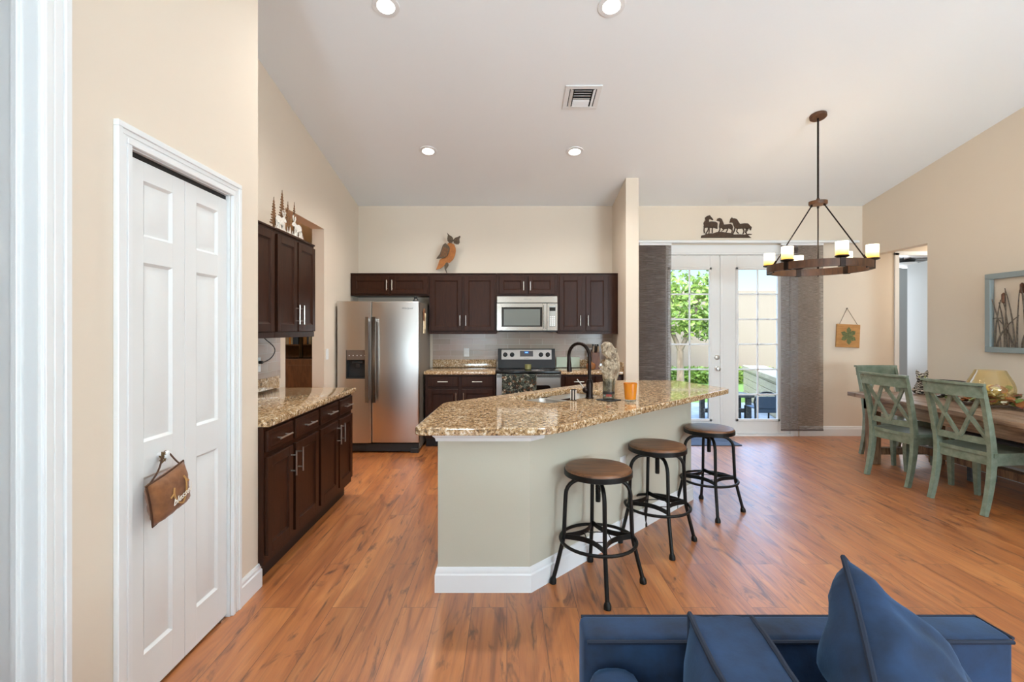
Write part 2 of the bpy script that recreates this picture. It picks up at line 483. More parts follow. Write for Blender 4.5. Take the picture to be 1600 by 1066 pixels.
def rust(name, c0, c1, sc=30, rough=.6, metal=.3):
    m, n, l, b = newmat(name)
    t = noise_tex(n, l, coords(n, l), sc, 5, .65)
    r = ramp(n, [(.3, c0), (.7, c1)]); l.new(t.outputs[0], r.inputs[0]); l.new(r.outputs[0], b.inputs['Base Color'])
    b.inputs['Roughness'].default_value = rough; b.inputs['Metallic'].default_value = metal
    return m
M_OWLB = rust('owl_rust_orange', '#8a4f1f', '#b06f33', 40)
M_OWLD = rust('owl_dark_metal', '#3a2a1e', '#6a5a44', 90)
M_HORSE = rust('horse_bronze', '#34261b', '#58402d', 60)
M_PINE = rust('pine_bronze', '#5b3b20', '#8a6138', 60)
M_MOOSE = rust('whitewashed_metal', '#cfc8bd', '#f0ece4', 60, .6, 0)

# ------------------------------------------------------------------ the setting
SL = .197; ZC = 3.065                       # ceiling rises towards the camera
def zceil(y): return ZC + SL * (YB - y) if y > 1.0 else ZC + SL * (YB - 1.0) - SL * (1.0 - y)

struct('floor', MB().box(-5.2, 9.2, -4.2, YB, -.12, 0).box(-5.2, 1.5, YB, 9.4, -.12, 0).box(5.08, 9.2, YB, 8.8, -.12, 0), M_FLOOR)
yz = [(YB + .14, zceil(YB + .14)), (1.0, zceil(1.0)), (-4.2, zceil(-4.2)), (-4.2, zceil(-4.2) + .12), (1.0, zceil(1.0) + .12), (YB + .14, zceil(YB + .14) + .12)]
Mx = frame_of((0, 1, 0), (0, 0, 1), (1, 0, 0))    # prism (a,b,h) -> y=a, z=b, x=h
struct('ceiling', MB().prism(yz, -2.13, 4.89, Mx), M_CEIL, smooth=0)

def wall_x(mb, xa, xb, y0, y1, z0=0, top=True):
    """wall slab along Y, its top following the ceiling"""
    ys = [y0] + ([1.0] if y0 < 1.0 < y1 else []) + [y1]
    pts = [(y0, z0), (y1, z0)] + [(y, zceil(y) + .04) for y in reversed(ys)]
    mb.prism(pts, xa, xb, Mx)

XL, XR, XC = -1.98, 4.74, -1.363
LO0, LO1, LOZ = 4.29, 5.20, 2.505        # pass-through in the left kitchen wall
w = MB(); wall_x(w, XL - .13, XL, 2.51, LO0); wall_x(w, XL - .13, XL, LO1, YB); wall_x(w, XL - .13, XL, LO0, LO1, LOZ)
struct('wall_left', w, M_WALL, smooth=0)
# closet wall: doorway 0.55..1.41 (tall), bifold 1.735..2.365
YE = 2.628
w = MB(); wall_x(w, XC - .12, XC, -4.2, .55); wall_x(w, XC - .12, XC, .55, 1.41, 2.44); wall_x(w, XC - .12, XC, 1.41, 1.735)
wall_x(w, XC - .12, XC, 1.735, 2.365, 2.075); wall_x(w, XC - .12, XC, 2.365, YE)
w.box(XL - .13, XC - .121, YE - .10, YE, 0, zceil(YE) + .04)
struct('wall_closet', w, M_WALL, smooth=0)
# back wall
DX0, DX1, DZ = 1.93, 3.805, 2.445
HX0, HX1 = 5.205, 5.97
w = MB()
w.box(XL - .13, DX0, YB, YB + .14, 0, ZC + .03); w.box(DX0, DX1, YB, YB + .14, DZ, ZC + .03)
w.box(DX1, HX0, YB, YB + .14, 0, ZC + .03); w.box(HX0, HX1, YB, YB + .14, 2.425, ZC + .03); w.box(HX1, 7.0, YB, YB + .14, 0, ZC + .03)
struct('wall_back', w, M_WALL, smooth=0)
# right wall with opening in the far corner
w = MB(); wall_x(w, XR, XR + .12, -4.2, RWIN[0]); wall_x(w, XR, XR + .12, RWIN[0], RWIN[1], 2.4); wall_x(w, XR, XR + .12, RWIN[1], 5.41); wall_x(w, XR, XR + .12, 5.41, YB, 2.39)
w.box(XR, XR + .12, RWIN[0], RWIN[1], 0, .5)
struct('wall_right', w, M_WALL, smooth=0)
# wall behind the camera, with two unseen windows placed to suit the fill lamps
w = MB(); xs = [-1.5, WIN[0][0], WIN[0][1], WIN[1][0], WIN[1][1], 4.9]
for i in (0, 2, 4): w.box(xs[i], xs[i + 1], -3.62, -3.5, 0, zceil(-3.5) + .05)
for a, b in WIN: w.box(a, b, -3.62, -3.5, 0, .2); w.box(a, b, -3.62, -3.5, 2.5, zceil(-3.5) + .05)
struct('wall_front', w, M_WALL, smooth=0)
# kitchen end wall (stub)
SX0, SX1, SY0 = 1.406, 1.557, 5.67
w = MB(); wall_x(w, SX0, SX1, SY0, YB)
struct('wall_stub', w, M_WALL, smooth=0)
# hall and far room
w = MB(); w.box(XR + .12, 7.0, 5.20, 5.30, 0, 2.75); w.box(6.9, 7.0, 5.3, YB, 0, 2.75)
struct('wall_hall', w, M_WALL, smooth=0)
lamp('AREA', 'hall_ceiling_lamp', (5.9, 5.85, 2.60), 14, (1, .93, .82), (0, 0, 0), shape='DISK', size=.35)
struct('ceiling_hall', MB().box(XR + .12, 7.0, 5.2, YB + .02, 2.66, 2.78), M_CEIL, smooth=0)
w = MB(); w.box(5.08, 5.16, YB + .14, 8.8, 0, 2.75); w.box(9.1, 9.2, YB, 8.8, 0, 2.75); w.box(5.08, 9.2, 8.7, 8.8, 0, 2.75); w.box(7.0, 9.2, YB, YB + .14, 0, 2.75)
struct('wall_bedroom', w, M_GRAYW, smooth=0)
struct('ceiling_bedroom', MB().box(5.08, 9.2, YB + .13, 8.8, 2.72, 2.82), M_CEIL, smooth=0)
# office beyond the pass-through
w = MB(); w.box(-5.1, -5.0, 2.0, 9.2, 0, 2.9); w.box(-5.1, 1.4, 9.1, 9.2, 0, 2.9); w.box(-5.1, XL - .13, 2.4, 2.5, 0, 2.9); w.box(1.3, 1.4, YB + .14, 9.1, 0, 2.9); 
struct('wall_office', w, M_WARM, smooth=0)
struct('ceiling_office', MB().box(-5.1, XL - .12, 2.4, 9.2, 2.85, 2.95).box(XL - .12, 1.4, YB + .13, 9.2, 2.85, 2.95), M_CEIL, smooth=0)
# closet and side room shells behind the closet wall
w = MB(); w.box(-3.2, -3.1, -4.2, 2.5, 0, 3.0); w.box(-3.1, XC - .12, 1.46, 1.54, 0, 3.0); w.box(-3.1, XC - .12, -4.2, -4.1, 0, 3.0); w.box(-3.1, XL-.13, 2.3, 2.4, 0, 3.0)
struct('wall_side', w, M_WALL, smooth=0)
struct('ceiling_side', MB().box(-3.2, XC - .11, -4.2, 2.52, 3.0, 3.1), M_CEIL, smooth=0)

# baseboards
def baseboard(name, pts, h=.13, t=.016, closed=False, mat_=M_TRIM):
    """pts: floor polyline of the wall face, board on the left of the travel direction"""
    mb = MB()
    P = [Vector((x, y, 0)) for x, y in pts]
    n = len(P); offs = []
    for i in range(n):
        ns = []
        if i > 0: d = (P[i] - P[i - 1]).normalized(); ns.append(Vector((-d.y, d.x, 0)))
        if i < n - 1: d = (P[i + 1] - P[i]).normalized(); ns.append(Vector((-d.y, d.x, 0)))
        if len(ns) == 2:
            m_ = (ns[0] + ns[1]); m_ = m_ / max(.2, m_.dot(ns[0]))
        else: m_ = ns[0]
        offs.append(m_)
    prof = [(0, 0), (t, 0), (t, h * .72), (t * .72, h * .78), (t * .72, h * .88), (t * .45, h * .97), (t * .3, h), (0, h)]
    rings = [[mb._v(P[i] + offs[i] * a + Vector((0, 0, b))) for a, b in prof] for i in range(n)]
    for A, B in zip(rings, rings[1:]):
        for k in range(len(prof)): mb.bm.faces.new((A[k], A[(k + 1) % len(prof)], B[(k + 1) % len(prof)], B[k]))
    mb.bm.faces.new(list(reversed(rings[0]))); mb.bm.faces.new(rings[-1])
    return struct(name, mb, mat_, smooth=20)
baseboard('baseboard_closet', [(XC - .10, YE), (XC, YE), (XC, 2.44)][::-1] if False else [(XC, 2.435), (XC, YE), (XC - .25, YE)][::-1])
baseboard('baseboard_back', [(XR + .40, YB), (DX1 + .09, YB)])
baseboard('baseboard_right', [(XR, -3.4), (XR, 5.41), (XR + .12, 5.41)])

# casing of the left doorway + jamb
def casing_x(mb, y0, y1, z1, x=XC, w_=.083, t=.02):
    """door casing on a wall facing +X, with stepped profile"""
    for a, b, tt in ((0, w_ - .0015, t * .55), (.0012, .022, t * .8), (.03, .055, t * .75), (w_ - .022, w_, t)):
        mb.box(x, x + tt, y0 - b, y0 - a, 0, z1 + a, .002); mb.box(x, x + tt, y1 + a, y1 + b, 0, z1 + a, .002)
        mb.box(x, x + tt, y0 - b, y1 + b, z1 + a, z1 + b, .002)
mb = MB(); casing_x(mb, .55, 1.402, 2.43)
mb.box(XC - .125, XC + .002, 1.392, 1.412, 0, 2.44); mb.box(XC - .125, XC + .002, .55, .568, 0, 2.44); mb.box(XC - .125, XC + .002, .55, 1.41, 2.42, 2.44)
mb.box(XC - .067, XC - .047, 1.380, 1.394, 0, 2.42, .002); mb.box(XC - .067, XC - .047, .566, .58, 0, 2.42, .002)
d1 = struct('door_1', mb, M_TRIM)
for z in (2.30, 1.645, .98):
    h = MB(); h.box(XC - .128, XC - .112, 1.386, 1.3915, z - .045, z + .045, .002); h.cyl((XC - .122, 1.383, z - .047), (XC - .122, 1.383, z + .047), .006, 10)
    for dz in (-.03, 0, .03): h.ball((XC - .116, 1.386, z + dz), .003, 8)
    h.build('hinge', M_NICKEL, d1)

# bifold pantry door
B0, B1, BZ = 1.742, 2.358, 2.065
mb = MB(); casing_x(mb, B0 - .012, B1 + .008, BZ + .008, w_=.07)
mb.box(XC - .12, XC, 1.735, B0 - .003, 0, 2.075); mb.box(XC - .12, XC, B1 + .002, 2.366, 0, 2.075); mb.box(XC - .12, XC, B0, B1, BZ + .004, 2.076)
d2 = struct('door_2', mb, M_TRIM)
def panel_leaf(y0, y1, z0, z1, panels):
    """white moulded leaf facing +X, panels: (z0,z1) fields"""
    mb = MB(); xf = XC - .012; th = .034
    st = .075
    mb.box(xf - th, xf - .012, y0, y1, z0, z1)
    mb.box(xf - .02, xf, y0, y0 + st, z0, z1, .001); mb.box(xf - .02, xf, y1 - st, y1, z0, z1, .001)
    zs = [z0] + [z for p_ in panels for z in p_] + [z1]
    for i in range(0, len(zs), 2): mb.box(xf - .02, xf, y0 + st - .001, y1 - st + .001, zs[i], zs[i + 1], .001)
    for a, b in panels:     # bevelled raised field
        ya, yb = y0 + st, y1 - st
        def ring(i, x): return [(x, ya + i, a + i), (x, yb - i, a + i), (x, yb - i, b - i), (x, ya + i, b - i)]
        rs = [ring(0, xf), ring(.010, xf - .010), ring(.016, xf - .010), ring(.040, xf - .003)]
        vs = [[mb._v(q) for q in r] for r in rs]
        for A, B in zip(vs, vs[1:]):
            for k in range(4): mb.bm.faces.new((A[k], A[(k + 1) % 4], B[(k + 1) % 4], B[k]))
        mb.bm.faces.new(vs[-1])
    return mb
PAN = [(.18, .85), (.985, 1.665), (1.765, 1.975)]
ym = (B0 + B1) / 2
leafA = panel_leaf(B0, ym - .0015, .015, BZ - .018, PAN).build('leaf', M_DOORW, d2, smooth=20)
panel_leaf(ym + .0015, B1, .015, BZ - .018, PAN).build('leaf', M_DOORW, d2, smooth=20)
KN = Vector((XC - .012, 1.895, .915))
mk = Matrix.Translation(KN) @ Matrix.Rotation(PI / 2, 4, 'Y')
MB().lathe([(.011, 0), (.009, .012), (.012, .02), (.018, .027), (.019, .034), (.014, .040), (0, .042)], M=mk, n=20).build('knob', M_TRIM, leafA)
MB().box(XC - .06, XC - .03, B1 - .06, B1 - .004, .0, .014, .002).box(XC - .03, XC - .012, B1 - .05, B1 - .02, .0, .01).build('floor_pivot', M_NICKEL, d2)
mb = MB().box(XC - .045, XC - .018, B0, B1, BZ - .012, BZ + .004); mb.build('track', M_BLKM, d2)
# dark pantry interior
struct('wall_pantry', MB().box(XC - .6, XC - .55, 1.55, 2.5, 0, 2.2), M_WALL, smooth=0)

# ---- french doors
FC = 2.867
mb = MB()
yj0, yj1 = YB - .012, YB + .13
mb.box(DX0, DX0 + .028, yj0, yj1, 0, DZ); mb.box(DX1 - .028, DX1, yj0, yj1, 0, DZ); mb.box(DX0, DX1, yj0, yj1, DZ - .03, DZ)
mb.box(DX0 - .07, DX0 + .01, YB - .018, YB, 0, DZ + .07, .003); mb.box(DX1 - .01, DX1 + .07, YB - .018, YB, 0, DZ + .07, .003)
mb.box(DX0 - .07, DX1 + .07, YB - .018, YB, DZ - .012, DZ + .10, .003)
mb.box(DX0, DX1, YB - .03, YB + .14, -.01, .022, .004)
d3 = struct('door_3', mb, M_TRIM)
def french(x0, x1, gx0, gx1, gz0, gz1):
    z0, z1 = .026, DZ - .034; yf, yb = YB + .012, YB + .057
    m_ = MB()
    m_.box(x0, gx0, yf, yb, z0, z1, .002); m_.box(gx1, x1, yf, yb, z0, z1, .002)
    m_.box(gx0, gx1, yf, yb, z0, gz0, .001); m_.box(gx0, gx1, yf, yb, gz1, z1, .001)
    t = .024                                    # raised lite frame
    for a, b, c, d in ((gx0 - t, gx0 + .012, gz0 - t, gz1 + t), (gx1 - .012, gx1 + t, gz0 - t, gz1 + t)): m_.box(a, b, yf - .012, yf + .01, c, d, .005)
    for c, d in ((gz0 - t, gz0 + .012), (gz1 - .012, gz1 + t)): m_.box(gx0 - t, gx1 + t, yf - .012, yf + .01, c, d, .005)
    slab = m_.build('door_slab', M_DOORW, d3)
    g = MB()
    xm = (gx0 + gx1) / 2
    g.box(xm - .010, xm + .010, yf - .006, yf + .012, gz0, gz1, .003)
    for i in range(1, 6):
        z = gz0 + (gz1 - gz0) * i / 6; g.box(gx0, gx1, yf - .006, yf + .012, z - .010, z + .010, .003)
    g.build('muntin_grille', M_TRIM, slab)
    MB().quad((gx0, yf + .022, gz0), (gx1, yf + .022, gz0), (gx1, yf + .022, gz1), (gx0, yf + .022, gz1)).build('glass_pane', M_GLASS, slab, smooth=0)
    return slab
GZ0, GZ1 = .215, 2.225
sl = french(1.960, FC - .004, 2.168, 2.712, GZ0, GZ1)
sr = french(FC + .004, 3.775, 3.078, 3.622, GZ0, GZ1)
MB().box(FC - .022, FC + .012, YB - .004, YB + .014, .026, DZ - .036, .004).build('astragal', M_DOORW, sr)
for z, kind in ((1.045, 0), (.895, 1)):
    x = 2.806
    mk = Matrix.Translation((x, YB + .012, z)) @ Matrix.Rotation(PI / 2, 4, 'X')
    q = MB()
    if kind == 0: q.lathe([(.034, 0), (.034, .006), (.028, .014), (.02, .016), (.018, .022), (0, .023)], M=mk)
    else: q.lathe([(.034, 0), (.032, .008), (.014, .012), (.012, .03), (.026, .04), (.030, .055), (.024, .066), (0, .07)], M=mk)
    q.build('deadbolt' if kind == 0 else 'door_knob', M_NICKEL, sl)
MB().box(FC - .03, FC - .005, YB + .004, YB + .013, DZ - .06, DZ - .036, .001).build('latch', M_NICKEL, sl)

# hall doorway
mb = MB(); mb.box(HX0 - .045, HX0 + .015, YB - .018, YB + .15, 0, 2.44, .003); mb.box(HX1 - .015, HX1 + .045, YB - .018, YB + .15, 0, 2.44, .003)
mb.box(HX0 - .045, HX1 + .045, YB - .018, YB + .15, 2.405, 2.46, .003)
d4 = struct('door_4', mb, M_TRIM)
Md = Matrix.Translation((5.955, YB + .16, 0)) @ Matrix.Rotation(math.radians(76), 4, 'Z')
q = MB(); q.box(0, .78, 0, .035, .01, 2.40, .002, M=Md)
q.build('leaf', M_DOORW, d4)

# windows behind the camera
k = 1
for a, b in WIN:
    q = MB()
    for x in (a, (a + b) / 2 - .03, b - .06): q.box(x, x + .06, -3.60, -3.54, .2, 2.5)
    for z in (.2, 2.44): q.box(a, b, -3.60, -3.54, z, z + .06)
    struct('window_%d' % k, q, M_TRIM); k += 1
q = MB()
for y in (RWIN[0], RWIN[1] - .06, -1.33): q.box(XR + .085, XR + .115, y, y + .06, .5, 2.4)
for z in (.5, 2.34): q.box(XR + .085, XR + .115, RWIN[0], RWIN[1], z, z + .06)
struct('window_3', q, M_TRIM)

# backsplash tiles (part of the walls)
struct('trim_1', MB().box(-.985, SX0, YB - .008, YB, .99, 1.40), M_TILE, smooth=0)
struct('trim_2', MB().box(XL, XL + .008, YE, 4.18, .99, 1.40), M_TILE, smooth=0)
# back wall cornice of the panel track is a thing further down

# ------------------------------------------------------------------ cabinets
def shaker(mb, x0, x1, z0, z1, yf=-.02, th=.02, fr=.055):
    """raised frame door in the XZ plane, front face at yf (facing -Y)"""
    mb.box(x0, x0 + fr, yf, yf + th, z0, z1, .002); mb.box(x1 - fr, x1, yf, yf + th, z0, z1, .002)
    mb.box(x0 + fr - .001, x1 - fr + .001, yf, yf + th, z0, z0 + fr, .002); mb.box(x0 + fr - .001, x1 - fr + .001, yf, yf + th, z1 - fr, z1, .002)
    a, b, c, d = x0 + fr, x1 - fr, z0 + fr, z1 - fr
    def ring(i, y): return [mb._v(q) for q in ((a + i, y, c + i), (b - i, y, c + i), (b - i, y, d - i), (a + i, y, d - i))]
    rs = [ring(-.002, yf + .001), ring(.006, yf + .008), ring(.010, yf + .008), ring(.012, yf + .010)]
    for A, B in zip(rs, rs[1:]):
        for k in range(4): mb.bm.faces.new((A[k], A[(k + 1) % 4], B[(k + 1) % 4], B[k]))
    mb.bm.faces.new(rs[-1])
    mb.box(a - .01, b + .01, yf + .012, yf + th - .001, c - .01, d + .01)
    return mb

def pull(parent, x, z, L, vertical, yf=-.02, r=.0055):
    q = MB(); s = .032
    if vertical:
        q.cyl((x, yf - s, z - L / 2), (x, yf - s, z + L / 2), r, 10)
        for d in (-.32 * L, .32 * L): q.cyl((x, yf, z + d), (x, yf - s, z + d), r * .8, 8)
    else:
        q.cyl((x - L / 2, yf - s, z), (x + L / 2, yf - s, z), r, 10)
        for d in (-.32 * L, .32 * L): q.cyl((x + d, yf, z), (x + d, yf - s, z), r * .8, 8)
    return q.build('handle', M_NICKEL, parent)

def cabinet(name, label, loc, rz, w_, d_, z0, z1, doors=(), drawers=(), kick=0.0, rail=0.0, crown=0.0, group=None, L=.13, sides=()):
    """local x along the front, y into the wall; doors: (x0,x1,z0,z1,handle x or None,handle z)"""
    t = thing(name, label, 'cabinet', loc, rz, group)
    q = MB().box(0, w_, 0, d_, z0 + kick, z1, .001)
    if rail: q.box(.0, w_, -.004, .03, z0 - rail, z0 + .012, .002)
    if crown: q.box(-.0, w_, -.012, d_, z1 - .001, z1 + crown, .003)
    q.build('body', M_CAB, t)
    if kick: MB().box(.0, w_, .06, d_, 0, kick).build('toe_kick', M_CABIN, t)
    for (a, b, c, d, hx, hz) in doors:
        o = shaker(MB(), a, b, c, d).build('door', M_CAB, t, smooth=20)
        if hx is not None: pull(o, hx, hz, L, True)
    for (a, b, c, d) in drawers:
        q = MB().box(a, b, -.02, 0, c, d, .004, 1); 
        q.box(a + .022, b - .022, -.0215, -.015, c + .022, d - .022, .001)
        o = q.build('drawer', M_CAB, t, smooth=20)
        pull(o, (a + b) / 2, (c + d) / 2, L, False)
    return t

# left run (faces +X): local x = +Y, local -y = +X
RL = PI / 2
XF = -1.335
def leftbase(name, y0, w_, d1, d2_, label):
    zs = (.165, .705)
    return cabinet(name, label, (XF, y0, 0), RL, w_, XF - XL - .002, 0, .875,
        doors=[(d1[0], d1[1], zs[0], zs[1], d1[1] - .03, .60), (d2_[0], d2_[1], zs[0], zs[1], d2_[0] + .03, .60)],
        drawers=[(d1[0], d1[1], .735, .855), (d2_[0], d2_[1], .735, .855)], kick=.115, group=None, L=.15)
leftbase('base_cabinet', 2.632, .745, (.012, .325), (.360, .725), 'dark espresso base cabinet nearest the white pantry door, under the left counter')
leftbase('base_cabinet', 3.379, .735, (.018, .372), (.400, .712), 'dark espresso base cabinet at the far end of the left counter, near the refrigerator')
XU = -1.655
cabinet('wall_cabinet', 'dark wall cabinet over the left counter, half cut off by the pantry wall corner', (XU, 2.66, 0), RL, .745, XU - XL - .001, 1.385, 2.125,
        doors=[(.03, .36, 1.40, 2.10, None, 0), (.385, .72, 1.40, 2.10, None, 0)], rail=.03, crown=.014)
cabinet('wall_cabinet', 'dark wall cabinet over the left counter carrying the metal pine tree ornament', (XU, 3.407, 0), RL, .705, XU - XL - .001, 1.385, 2.125,
        doors=[(.022, .340, 1.40, 2.10, .312, 1.53), (.366, .690, 1.40, 2.10, .394, 1.53)], rail=.03, crown=.014, L=.15)

# back run (faces -Y)
YU = YB - .33
def up(label, x0, x1, z0, z1, splits, L=.11, hz=None, filler=0, rail=.0):
    w_ = x1 - x0; ds = []
    for i, (a, b, side) in enumerate(splits):
        ds.append((a, b, z0 + .022, z1 - .03, (b - .022 if side == 'r' else a + .022), (z0 + .085 + L / 2) if hz is None else hz))
    return cabinet('wall_cabinet', label, (x0, YU, 0), 0, w_, .329, z0, z1, doors=ds, L=L, crown=.012, rail=rail)
ZT = 2.118
up('low dark wall cabinet over the stainless refrigerator', XL + .005, -.985, 1.845, ZT, [(.02, .487, 'r'), (.510, .972, 'l')], L=.13, hz=1.975)
up('tall dark wall cabinet under the metal owl, right of the refrigerator', -.983, -.132, 1.38, ZT, [(.022, .415, 'r'), (.445, .83, 'l')], L=.13, rail=.02)
up('short dark wall cabinet directly above the microwave', -.130, .638, 1.845, ZT, [(.035, .362, 'r'), (.402, .732, 'l')], L=.11, hz=1.965)
up('tall dark wall cabinet right of the microwave beside the stub wall', .640, 1.404, 1.38, ZT, [(.022, .305, 'r'), (.358, .635, 'l')], L=.13, rail=.02)
YBF = YB - .62
def backbase(label, x0, x1, parts, L=.12):
    drs = []; dws = []
    for i, (a, b, side) in enumerate(parts):
        drs.append((a, b, .165, .70, b - .025 if side == 'r' else a + .025, .60)); dws.append((a, b, .73, .855))
    return cabinet('base_cabinet', label, (x0, YBF, 0), 0, x1 - x0, .619, 0, .875, doors=drs, drawers=dws, kick=.105, L=L)
backbase('dark base cabinet between the refrigerator and the range', -.983, -.140, [(.03, .40, 'r'), (.44, .815, 'l')])
backbase('dark base cabinet right of the range behind the island', .652, 1.404, [(.05, .37, 'r'), (.41, .72, 'l')])

# countertops
def slab(name, label, pts, z0, z1, extra=None, holes=None):
    cx = sum(p_[0] for p_ in pts) / len(pts); cy = sum(p_[1] for p_ in pts) / len(pts)
    mb = MB((cx, cy, z0)); mb.prism(pts, z0, z1, bev=.008, seg=2)
    if extra: extra(mb)
    return tag(mb.build(name, M_GRAN, None, 40), label, 'countertop')
def rect(x0, x1, y0, y1): return [(x0, y0), (x1, y0), (x1, y1), (x0, y1)]
slab('granite_countertop', 'speckled tan granite countertop on the left run of cabinets', rect(XL + .001, -1.30, YE + .002, 4.135), .876, .916,
     lambda m_: m_.box(XL + .001, XL + .022, YE + .002, 4.135, .917, 1.02, .003))
slab('granite_countertop', 'tan granite countertop between the refrigerator and the range', rect(-.995, -.138, 5.745, YB - .002), .876, .916,
     lambda m_: m_.box(-.985, -.138, YB - .022, YB - .001, .917, 1.02, .003))
slab('granite_countertop', 'tan granite countertop right of the range behind the faucet', rect(.650, SX0 - .002, 5.745, YB - .002), .876, .916,
     lambda m_: m_.box(.650, SX0 - .002, YB - .022, YB - .001, .917, 1.02, .003).box(SX0 - .022, SX0 - .002, 5.75, YB - .03, .917, 1.02, .003))

# ------------------------------------------------------------------ island
IA, IB, IC_ = (-.372, 2.59), (.124, 2.59), (1.535, 4.00)
D45 = Vector((1, 1, 0)).normalized(); V45 = Vector((-1, 1, 0)).normalized()
isl = thing('kitchen_island', 'greige island half wall with white baseboard under the angled granite top', 'kitchen island', (.6, 3.6, 0))
IP = [IA, IB, IC_, (1.535, 4.62), (1.06, 4.62), (-.352, 3.21), (-.372, 3.21)]
O = (.6, 3.6, 0)
MB(O).prism([IA, IB, IC_, (1.535, 4.62), (1.39, 4.62), (1.39, 4.05), (.07, 2.73), (-.372, 2.73)], 0, .812).build('knee_wall', M_ISL, isl, 0)
MB(O).prism([(-.362, 2.735), (.065, 2.735), (1.385, 4.055), (1.385, 4.60), (1.06, 4.60), (-.34, 3.19), (-.362, 3.19)], .10, .62).prism([(1.06, 4.60), (-.34, 3.19), (-.362, 3.19), (-.362, 3.16), (-.33, 3.16), (1.07, 4.57), (1.385, 4.57), (1.385, 4.60)], .62, .84).box(-.362, -.342, 2.735, 3.16, .62, .84).build('cabinet_box', M_CAB, isl, 0)
# white cap moulding under the top and baseboard around the outside
def skirt(prof, pts, off):
    mb = MB(off); P = [Vector((x, y, 0)) for x, y in pts]; n = len(P); rings = []
    for i in range(n):
        ns = []
        if i > 0: d = (P[i] - P[i - 1]).normalized(); ns.append(Vector((d.y, -d.x, 0)))
        if i < n - 1: d = (P[i + 1] - P[i]).normalized(); ns.append(Vector((d.y, -d.x, 0)))
        m_ = ns[0] if len(ns) == 1 else (ns[0] + ns[1]) / (ns[0] + ns[1]).dot(ns[0])
        rings.append([mb._v(P[i] + m_ * a + Vector((0, 0, b))) for a, b in prof])
    for A, B in zip(rings, rings[1:]):
        for k in range(len(prof)): mb.bm.faces.new((A[k], A[(k + 1) % len(prof)], B[(k + 1) % len(prof)], B[k]))
    mb.bm.faces.new(list(reversed(rings[0]))); mb.bm.faces.new(rings[-1])
    return mb
hh = .133; tt = .016
ISP = [(-.372, 3.0), IA, IB, IC_, (1.535, 4.62)]
skirt([(0, 0), (tt, 0), (tt, hh * .70), (tt * .7, hh * .76), (tt * .7, hh * .86), (tt * .4, hh * .97), (0, hh)], ISP, O).build('baseboard', M_TRIM, isl, 20)
skirt([(0, .812), (.010, .812), (.014, .830), (.026, .842), (.030, .877), (0, .877)], [(-.372, 3.0), IA, IB, (.20, 2.666)], O).build('cap_trim', M_TRIM, isl, 20)
skirt([(0, .812), (.004, .812), (.004, .877), (0, .877)], [(.20, 2.666), IC_, (1.535, 4.62)], O).build('cap_trim', M_ISL, isl, 20)
# outlets on the angled face
for s_ in (.93,):
    b0 = Vector((IB[0], IB[1], 0)) + D45 * s_
    Mo = frame_of(tuple(D45), (0, 0, 1), tuple(-V45), (b0.x, b0.y, .50))
    q = MB(O); q.box(-.035, .035, -.057, .057, 0, .006, .002, M=Mo)
    for dz in (-.02, .02): q.box(-.017, .017, dz - .014, dz + .014, .005, .008, .003, M=Mo)
    q.build('outlet', M_TRIM, isl)

# island top with sink cut-out (curve with two loops gives a clean hole)
def sv(s_, v_):   # s along the 45 deg run, v = y-x offset/sqrt2
    p_ = D45 * s_ + V45 * v_; return (p_.x, p_.y)
def rounded(pts, r, n=5):
    out = []; m_ = len(pts)
    for i in range(m_):
        p0, p1, p2 = Vector(pts[i - 1]), Vector(pts[i]), Vector(pts[(i + 1) % m_])
        rr = r[i] if isinstance(r, (list, tuple)) else r
        d0 = (p0 - p1).normalized(); d2_ = (p2 - p1).normalized()
        a, b = p1 + d0 * rr, p1 + d2_ * rr
        for k in range(n + 1):
            t = k / n; out.append(tuple((1 - t) ** 2 * a + 2 * t * (1 - t) * p1 + t * t * b))
    return out
TOP = [(-.470, 2.415), (.215, 2.415), (1.885, 4.045), (1.655, 4.715), (1.03, 4.715), (-.432, 3.262)]
TOP = rounded(TOP, [.05, .12, .06, .06, .1, .06])
S0, S1, V0, V1 = 2.485, 3.285, 2.075, 2.475
HOLE = rounded([sv(S0, V0), sv(S1, V0), sv(S1, V1), sv(S0, V1)], .07)
cu = bpy.data.curves.new('island_countertop', 'CURVE'); cu.dimensions = '2D'; cu.fill_mode = 'BOTH'
cu.extrude = .0145; cu.bevel_depth = .0055; cu.bevel_resolution = 2; cu.offset = -.0055
for loop in (TOP, HOLE):
    sp = cu.splines.new('POLY'); sp.points.add(len(loop) - 1); sp.use_cyclic_u = True
    for i, p_ in enumerate(loop): sp.points[i].co = (p_[0] - .6, p_[1] - 3.6, 0, 1)
tmp = bpy.data.objects.new('tmp', cu); COL.objects.link(tmp); bpy.context.view_layer.update()
me = bpy.data.meshes.new_from_object(tmp.evaluated_get(bpy.context.evaluated_depsgraph_get()))
bpy.data.objects.remove(tmp); bpy.data.curves.remove(cu)
me.transform(Matrix.Translation((0, 0, .02))); me.materials.clear(); me.materials.append(M_GRAN)
me.shade_smooth(); me.set_sharp_from_angle(angle=math.radians(40))
top = bpy.data.objects.new('island_countertop', me); COL.objects.link(top); top.location = (.6, 3.6, .8775)
tag(top, 'large angled granite countertop on the kitchen island holding the sink', 'countertop')
ZTOP = .8775 + .04

